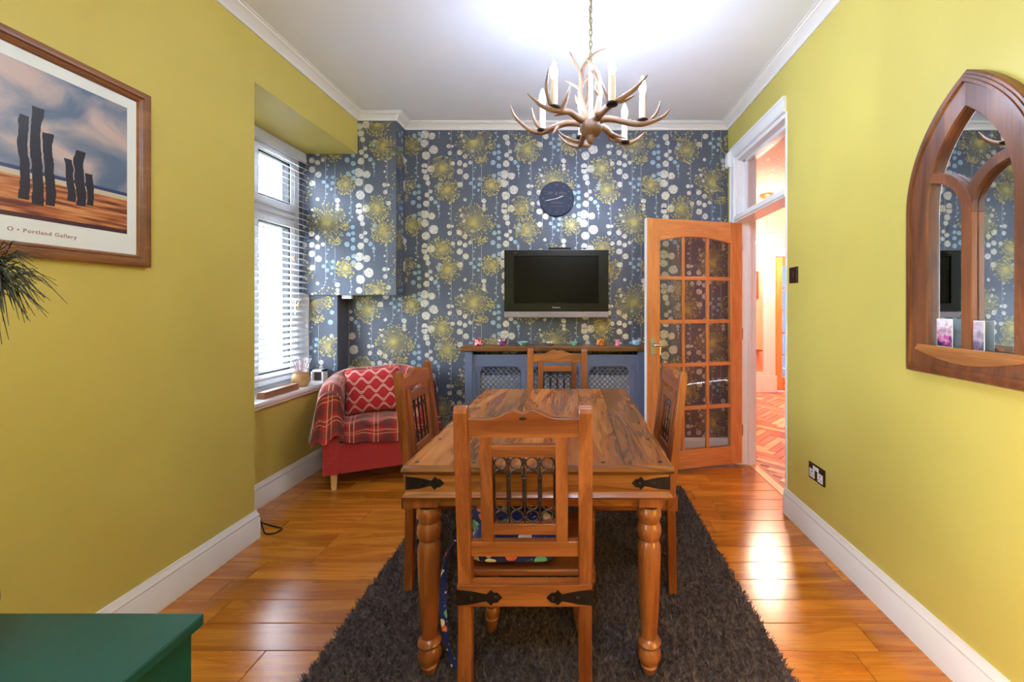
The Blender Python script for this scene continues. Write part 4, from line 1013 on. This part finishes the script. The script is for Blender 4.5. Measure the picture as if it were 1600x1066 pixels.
for (x, y) in ((-.092,1.87),(.164,1.835),(.326,2.0),(.272,2.27),(-.164,2.117),(.035,2.20)):
    q = Vector((x, y, 0))-Vector((off.x, off.y, 0)); zb = ZB-ZC
    obj('drip_pan', MB().lathe([(.008,-.178),(.026,-.172),(.028,-.164),(.016,-.160)], (q.x, q.y, zb), 14), M['iron'], cd, smooth=40)
    cs = obj('candle_sleeve', MB().lathe([(.015,-.165),(.0155,-.10),(.0145,-.055),(.0155,-.045),(.011,-.040)], (q.x, q.y, zb), 14), M['candle'], cd, smooth=40)
    obj('bulb', MB().lathe([(.008,-.042),(.013,-.032),(.0165,-.012),(.016,.004),(.011,.024),(.004,.042),(.001,.047)], (q.x, q.y, zb), 12), M['bulb'], cs, smooth=60)
for k in range(13):
    z = 2.485-ZC+k*.0285
    obj('chain_link', MB().tube([(a*.6*(k%2), a*.6*(1-k%2), b) for a, b in [(.011*math.cos(t), z+.019*math.sin(t)) for t in np.linspace(0, 2*PI, 15)[:-1]]], .0026, 6, True), M['brass'], cd, smooth=60)
obj('flex', MB().tube([(.006*math.sin(k*.9), .006*math.cos(k*.9), 2.46-ZC+k*.0205) for k in range(20)], .0024, 5), M['brass'], cd, smooth=60)
obj('ceiling_rose', MB().lathe([(.01,-.04),(.035,-.032),(.05,-.012),(.052,0)], (0,0,0), 24), M['brass'], cd, smooth=40)

# ------------------------------------------------------------------ framed picture on the left wall (generic shore scene)
def shore():
    m, nt, p = newmat('shore_print'); uv = N(nt, 'ShaderNodeUVMap', uv_map='UVMap'); sp = N(nt, 'ShaderNodeSeparateXYZ'); L(nt, uv.outputs[0], sp.inputs[0])
    nz = N(nt, 'ShaderNodeTexNoise', i_Scale=3.2, i_Detail=4.0, i_Distortion=.6); L(nt, uv.outputs[0], nz.inputs[0])
    sky = ramp(nt, [(.38, lin((92,112,142))), (.5, lin((140,144,160))), (.62, lin((196,176,172)))]); L(nt, nz.outputs[0], sky.inputs[0])
    mp = N(nt, 'ShaderNodeMapping'); mp.inputs['Scale'].default_value = (3, 26, 1); L(nt, uv.outputs[0], mp.inputs[0])
    n2 = N(nt, 'ShaderNodeTexNoise', i_Scale=1.5, i_Detail=3.0); L(nt, mp.outputs[0], n2.inputs[0])
    sand = ramp(nt, [(.36, lin((96,48,32))), (.5, lin((176,104,56))), (.62, lin((206,146,92)))]); L(nt, n2.outputs[0], sand.inputs[0])
    V_ = sp.outputs[1]
    c = sky.outputs[0]
    for lim, col in ((.325, lin((44,62,110))), (.30, lin((196,190,172))), (.265, None)):
        c = mixc(nt, math_n(nt, 'LESS_THAN', V_, lim), c, col if col else sand.outputs[0])
    c = mixc(nt, math_n(nt, 'LESS_THAN', V_, .03), c, lin((70,40,44)))
    # weathered groyne posts on the sand
    wob = math_n(nt, 'MULTIPLY', math_n(nt, 'SUBTRACT', nz.outputs[0], .5), .06)
    for cx, hwd, lo, hi in ((.575,.017,.12,.66),(.62,.02,.10,.74),(.665,.018,.11,.60),(.745,.016,.17,.47),(.785,.02,.15,.54),(.825,.015,.17,.40)):
        a = math_n(nt, 'LESS_THAN', math_n(nt, 'ABSOLUTE', math_n(nt, 'ADD', math_n(nt, 'SUBTRACT', sp.outputs[0], cx), wob)), hwd)
        b = math_n(nt, 'MULTIPLY', math_n(nt, 'GREATER_THAN', V_, lo), math_n(nt, 'LESS_THAN', math_n(nt, 'ADD', V_, wob), hi))
        c = mixc(nt, math_n(nt, 'MULTIPLY', a, b), c, lin((30,32,42)))
    L(nt, c, p.inputs['Base Color']); p.inputs['Roughness'].default_value = .35; p.inputs['Coat Weight'].default_value = .6; p.inputs['Coat Roughness'].default_value = .05
    return m
PY0, PY1, PZ0, PZ1 = .83, 1.722, 1.452, 2.162
pc_ = thing('framed_picture', 'large shore print in a brown moulded frame on the olive wall', 'picture', (XL, (PY0+PY1)/2, PZ0))
pyc = (PY0+PY1)/2
ph_ = PZ1-PZ0; pw_ = PY1-PY0
frp = [(0,0),(0,.020),(.004,.026),(.014,.028),(.024,.025),(.028,.018),(.033,.016),(.038,.020),(.043,.018),(.047,.012),(.05,.0)]
frm = sweep([(-pw_/2,0),(-pw_/2,ph_),(pw_/2,ph_),(pw_/2,0)], [(d, h) for d, h in frp], lambda a, b, h: (h, a, b), 1, True)
obj('frame', frm, M['framew'], pc_, smooth=30)
obj('mount', B(.004,.010,-pw_/2+.045,pw_/2-.045,.045,ph_-.045), M['paper'], pc_)
a0, a1, b0, b1 = -pw_/2+.085, pw_/2-.082, .125, ph_-.088
obj('print', grid_mesh('print', 1, 1, lambda u, v: (.0104, a0+(a1-a0)*u, b0+(b1-b0)*v), smooth=False), shore(), pc_)
Rl = Matrix(((0,0,1),(1,0,0),(0,1,0))).to_euler()
obj('caption_lettering', text_mesh('O • Portland Gallery', .0185, .0003, 'RIGHT', space=1.15), M['caption'], pc_, loc=(.0105, 1.474-pyc, .084), rot=Rl)
sg = [P(0,345,1.0), P(6,352,1.0)]
sig = [(0,.0),(.012,.022),(.02,-.006),(.03,.016),(.036,-.01),(.05,.008),(.06,.0),(.052,-.012),(.04,.002)]
obj('signature', MB().tube([(.0106, 1.21-pyc+a, .10+b) for a, b in sig], .0009, 5), M['ink'], pc_)

# ------------------------------------------------------------------ gothic mirror on the right wall
my, mz0, msp, MR = 1.368, 1.048, 1.64, .5
mi = thing('gothic_mirror', 'dark wooden gothic arch mirror with Y-shaped tracery on the olive wall', 'mirror', (XR, my, mz0))
def gothic(hwid, R, cx, n=26):
    pts = [(-hwid, 0.0)]
    ap_ = math.sqrt(R*R-cx*cx); a_end = math.atan2(ap_, -cx)
    s = msp-mz0
    for k in range(n+1):
        a = PI-(PI-a_end)*k/n; pts.append((cx+R*math.cos(a), s+R*math.sin(a)))
    right = [(-a, b) for a, b in reversed(pts[:-1])]
    return pts+right
mout = gothic(.25, .5, .25)
mfn = lambda a, b, h: (-h, -a, b)
mprof = [(0,0),(0,.030),(.005,.036),(.012,.036),(.013,.041),(.022,.041),(.023,.046),(.033,.046),(.036,.038),(.098,.036),(.102,.030),(.102,.008),(.098,.002)]
obj('frame', sweep(mout, mprof, mfn, 1, True), M['mirw'], mi)
inn = [(-.155,.095)]+[(a, b) for a, b in gothic(.155, .405, .25)[1:-1]]+[(.155,.095)]
obj('mirror_glass', MB().prism(inn, .008, .011, mfn), M['mirror'], mi)
obj('back_board', MB().prism([(a*.9, b*.9+.05) for a, b in mout], .0, .007, mfn), M['black'], mi)
sz_ = 1.60-mz0
obj('mullion', MB().prism([(-.018,.10),(.018,.10),(.018,sz_+.02),(-.018,sz_+.02)], .011, .034, mfn), M['mirw'], mi, bevel=.003)
for s_ in (-1,1):
    arc = [(s_*(-.15+r*math.cos(a)), sz_+r*math.sin(a)) for r, rng in ((.170, np.linspace(0, PI/2, 12)), (.135, np.linspace(PI/2, 0, 12))) for a in rng]
    obj('tracery_bar', MB().prism(arc, .011, .0325+.001*s_, mfn), M['mirw'], mi, bevel=.002)
led = [(-.185,.105),(.185,.105),(.20,.085)]+[(.20-.4*k/12, .085-.035*math.sin(PI*k/12)) for k in range(1,12)]+[(-.20,.085)]
obj('ledge', MB().prism(led, .036, .0415, mfn), M['mirl'], mi, bevel=.002)
# photo cards standing on the mirror ledge
def photo_mat(name, cols, sc):
    m, nt, p = newmat(name); tc = N(nt, 'ShaderNodeTexCoord'); nz = N(nt, 'ShaderNodeTexNoise', i_Scale=float(sc), i_Detail=3.0); L(nt, tc.outputs['Object'], nz.inputs[0])
    sp = N(nt, 'ShaderNodeSeparateXYZ'); L(nt, tc.outputs['Object'], sp.inputs[0])
    f = math_n(nt, 'SUBTRACT', nz.outputs[0], math_n(nt, 'MULTIPLY', math_n(nt, 'SUBTRACT', sp.outputs[2], .03), 6.0))
    r = ramp(nt, [(k/(len(cols)-1)*.6+.2, lin(c)) for k, c in enumerate(cols)]); L(nt, f, r.inputs[0]); L(nt, r.outputs[0], p.inputs['Base Color']); p.inputs['Roughness'].default_value = .25
    return m
for y0, wd, hgt, lb, mt in ((1.455,.062,.098,'pink and white photo card standing in the gothic mirror frame', photo_mat('pink_photo', ((222,214,226),(180,160,176),(190,80,150),(60,40,70),(40,34,60)), 60)),
                            (1.335,.045,.096,'purple grey photo card beside the mirror mullion', photo_mat('purple_photo', ((190,180,200),(120,104,130),(60,50,70)), 40))):
    ph = thing('photo_card', lb, 'photograph', (XR-.026, y0, mz0+.103))
    obj('card', B(-.0006,.0006,-wd/2,wd/2,0,hgt), M['paper'], ph)
    obj('picture', B(-.0014,-.0007,-wd/2+.002,wd/2-.002,.002,hgt-.002), mt, ph)

# ------------------------------------------------------------------ socket, switch, alarm sensor, tag, cable
so = thing('double_socket', 'bronze double power socket with white inserts on the olive wall', 'socket', (XR, 2.262, .38))
obj('plate', B(-.008,0,-.073,.073,-.044,.044), M['bronze'], so, bevel=.002)
for y in (-.038,.038):
    ins = obj('insert', B(-.0095,-.007,y-.024,y+.024,-.034,.012), M['whiteink'], so, bevel=.001)
    obj('pin_hole', MB().box(-.0102,-.0093,y-.003,y+.003,-.006,.006).box(-.0102,-.0093,y-.014,y-.006,-.022,-.018).box(-.0102,-.0093,y+.006,y+.014,-.022,-.018), M['black'], ins)
for y in (-.014,.014): obj('rocker', B(-.012,-.007,y-.011,y+.011,.014,.036), M['whiteink'], so, bevel=.002)
sw = thing('light_switch', 'bronze light switch plate on the olive wall beside the doorway', 'switch', (XR, 2.50, 1.478))
obj('plate', B(-.009,0,-.045,.045,-.048,.048), M['bronze'], sw, bevel=.002)
obj('rocker', B(-.014,-.008,-.012,.012,-.02,.02), M['bronze'], sw, bevel=.003)
pr = thing('alarm_sensor', 'white motion sensor mounted in the corner above the glazed door', 'sensor', (XR, 3.505, 2.45))
obj('housing', MB().prism([(0,-.0),(-.035,0),(-.045,.02),(-.045,.11),(-.035,.13),(0,.13)], -.036, .03, lambda a, b, c: (a, c, b)), M['upvc'], pr, bevel=.005)
obj('lens', B(-.047,-.044,-.022,.016,.03,.075), M['paper'], pr)
obj('indicator', B(-.0465,-.0445,-.006,.002,.09,.096), plain('red_lamp', (190,60,50), .4), pr)
tg = thing('white_junction_box', 'small white box tucked under the boxed-in wallpapered corner', 'junction box', (-1.875, 3.42, 1.35))
obj('case', B(-.04,.04,0,.03,0,.03), M['upvc'], tg, bevel=.003)
obj('lid_seam', B(-.04,.04,-.001,.0,.018,.020), M['gasket'], tg)
cb = [P(411,800,2.32), P(414,808,2.34), P(420,814,2.36), P(426,818,2.42), P(425,823,2.42), P(418,826,2.40), P(411,827,2.39)]
cbw = [Vector((-1.768,2.335,.10)), Vector((-1.752,2.335,.05)), Vector((-1.742,2.345,.008)), Vector((-1.700,2.36,.004)), Vector((-1.69,2.40,.004)), Vector((-1.72,2.42,.004)), Vector((-1.78,2.44,.004)), Vector((-1.90,2.5,.004)), Vector((-1.985,2.6,.004))]
q_, r_ = catmull(cbw, [.0035]*len(cbw), 6)
tag(obj('power_cable', MB().tube(q_, .0035, 8), M['black'], smooth=60), 'thin black cable curling out by the white baseboard', 'cable')

# ------------------------------------------------------------------ things on the window sill
ZW = .68
wbx = thing('wooden_box', 'long narrow wooden box on the window sill', 'box', (-2.055, 2.89, ZW))
wm = wood('walnut_box', (70,40,20), (130,84,50), (160,108,64), 'y', 1, .4, .4)
obj('box_body', B(-.026,.026,-.17,.17,0,.032), wm, wbx, bevel=.002)
obj('lid', B(-.027,.027,-.171,.171,.033,.044), wm, wbx, bevel=.002)
pt = thing('clay_pot', 'round clay pot holding glass tubes on the window sill', 'pot', (-2.085, 3.165, ZW))
obj('pot_body', MB().lathe([(.038,0),(.045,.004),(.062,.035),(.064,.06),(.055,.085),(.046,.098),(.05,.108),(.053,.112),(.047,.112),(.042,.10),(.001,.09)], (0,0,0), 24), M['clay'], pt, smooth=40)
for k, (a, t) in enumerate(((.3,.22),(1.4,.16),(2.5,.2),(3.6,.18),(4.8,.21),(5.6,.15))):
    b = Vector((.018*math.cos(a), .018*math.sin(a), .092)); e = b+Vector((math.cos(a)*t*.22, math.sin(a)*t*.22, .125))
    tb_ = obj('glass_tube', MB().tube([b, e], .008, 10), M['glass'], pt, smooth=60)
    obj('pink_stick', MB().tube([b, b.lerp(e, .8)], .003, 6), plain('pink_incense', (196,150,160), .7), tb_)
ln_ = thing('white_lantern', 'small white square lantern with dark opening at the end of the sill', 'lantern', (-2.055, 3.345, ZW))
obj('case', MB().box(-.05,-.036,-.03,.03,0,.10).box(.036,.05,-.03,.03,0,.10).box(-.05,.05,-.03,.03,.085,.10).box(-.036,.036,-.03,.03,0,.012).box(-.036,.036,.024,.03,.012,.085), M['upvc'], ln_)
obj('dark_inner', B(-.036,.036,-.005,.022,.012,.085), plain('dark_glass', (70,60,64), .3), ln_)

# ------------------------------------------------------------------ green cabinet and feathers
CX1, CY1, CZ1 = -.695, .782, .72
gc = thing('green_cabinet', 'dark green painted cabinet standing against the olive wall', 'cabinet', (-1.22, .56, 0))
gx, gy = -1.22, .56
def gp(n, x0, x1, y0, y1, z0, z1, bev=.003, m='greenp', par=None): return obj(n, B(x0-gx, x1-gx, y0-gy, y1-gy, z0, z1), M[m], par or gc, bevel=bev)
gp('top', -1.745, CX1, .34, CY1, CZ1-.024, CZ1, .005)
gp('body', -1.735, CX1-.013, .352, CY1-.012, .06, CZ1-.024)
gp('plinth', -1.72, CX1-.03, .37, CY1-.03, 0, .06)
for x0, x1 in ((-1.725,-1.395),(-1.385,-1.055),(-1.045,-.72)):
    d_ = gp('door', x0, x1, .334, .352, .08, CZ1-.04)
    obj('knob', MB().ico(((x0+x1)/2-gx, .322-gy, .5), .014, 2), M['chrome'], d_, smooth=60)
vs = thing('feather_vase', 'dark vase of drooping feathers standing on the green cabinet', 'vase', (-1.02, .66, CZ1))
obj('vase_body', MB().lathe([(.045,0),(.05,.005),(.065,.08),(.055,.18),(.03,.25),(.035,.28),(.03,.28),(.026,.25),(.001,.2)], (0,0,0), 24), plain('dark_glaze', (40,44,48), .3), vs, smooth=40)
fm = plain('dark_feather', (44,46,24), .7, noise=.4, nscale=60)
rf = random.Random(3)
for (ex_, ez_, ey_) in ((.115,.655,.0), (.02,.72,-.06), (-.10,.66,.03)):
    tip = Vector((ex_, ey_, ez_)); mid = Vector((ex_*.45, ey_*.4, ez_*.78)); st = Vector((0,0,.15))
    q_, r_ = catmull([st, mid, tip], [.003,.0025,.0015], 8); fb = MB().tube(q_, r_, 6)
    fo = obj('feather', fb, fm, vs, smooth=60)
    bb = MB()
    for k in range(190):
        a = rf.uniform(-PI*.95, PI*.35); ln = rf.uniform(.03,.085); b0_ = tip-Vector((ex_*.25*rf.random(), 0, .05*rf.random()))
        d = Vector((math.cos(a), rf.uniform(-.45,.45), math.sin(a)*.8)); e1 = b0_+d*ln*.6; e2 = b0_+d*ln+Vector((0,0,-.022*ln/.06))
        bb.tube([b0_, e1, e2], [.0007,.0009,.0004], 3)
    obj('barbs', bb, fm, fo, kind='stuff')

# ------------------------------------------------------------------ rear of the room: globe added as fill light and a warm lamp, outside the frame
pl_ = thing('added_fill_globe', 'white globe added as unseen fill light in the rear half of the room', 'lamp', (-.15, -.6, ZC))
obj('ceiling_rose', MB().lathe([(.01,-.03),(.05,-.02),(.05,0)], (0,0,0), 20), M['upvc'], pl_, smooth=40)
obj('flex', MB().tube([(0,0,-.03),(0,0,-.08)], .003, 6), M['upvc'], pl_)
obj('globe', MB().ico((0,0,-.2), .14, 3), emitter('fill_globe_glow', (226,234,255), REAR_FILL), pl_, smooth=60)
tl = thing('table_lamp', 'warm shaded lamp on a small round stool by the olive wall', 'lamp', (1.08, .62, .45))
obj('base', MB().lathe([(.06,0),(.062,.012),(.02,.03),(.03,.07),(.012,.13),(.008,.2)], (0,0,0), 20), M['bronze'], tl, smooth=40)
obj('shade', MB().lathe([(.13,.17),(.085,.34)], (0,0,0), 28, False), emitter('lit_shade', (255,190,90), LAMP), tl, smooth=60)
ss = thing('round_stool', 'small round wooden stool under the warm lamp', 'stool', (1.08, .62, 0))
obj('stool_top', MB().lathe([(.15,.42),(.155,.425),(.155,.445),(.15,.45)], (0,0,0), 28), M['shx'], ss, smooth=40)
for k in range(3): obj('leg', MB().tube([(.13*math.cos(k*2.1), .13*math.sin(k*2.1), 0), (.09*math.cos(k*2.1), .09*math.sin(k*2.1), .42)], .014, 8), M['shz'], ss, smooth=60)

# ------------------------------------------------------------------ outside the window
struct('ground', B(-14, -2.45, -6, 14, -.5, -.4), plain('pale_paving', (190,188,180), .9, noise=.15))
def shrub(loc, R, n, col, label, seed):
    s = thing('garden_shrub', label, 'shrub', loc)
    r_ = random.Random(seed); mb = MB()
    for k in range(n):
        a, z = r_.uniform(0, 2*PI), r_.uniform(.1, 1); q = R*math.sqrt(r_.random())*(1-.5*abs(z-.45))
        c = Vector((q*math.cos(a), q*math.sin(a), z*R*2.2)); d = Vector((r_.uniform(-1,1), r_.uniform(-1,1), r_.uniform(-.6,1))).normalized()*.07; n_ = d.cross(Vector((r_.uniform(-1,1), r_.uniform(-1,1), r_.uniform(-1,1)))).normalized()*.028
        mb.add([c-d, c+n_, c+d, c-n_], [(0,1,2,3)])
    obj('foliage', mb, plain('leaf_'+str(seed), col, .6, noise=.3), s, kind='stuff')
    obj('stem', MB().tube([(0,0,0),(0,0,R*1.6)], [.04,.015], 8), M['palew'], s)
shrub((-4.9, 6.7, -.4), .8, 1500, (140,176,110), 'leafy green shrub outside the window', 11)
shrub((-7.4, 9.6, -.4), 1.3, 1500, (160,190,130), 'tall pale green bush farther out beyond the window', 12)
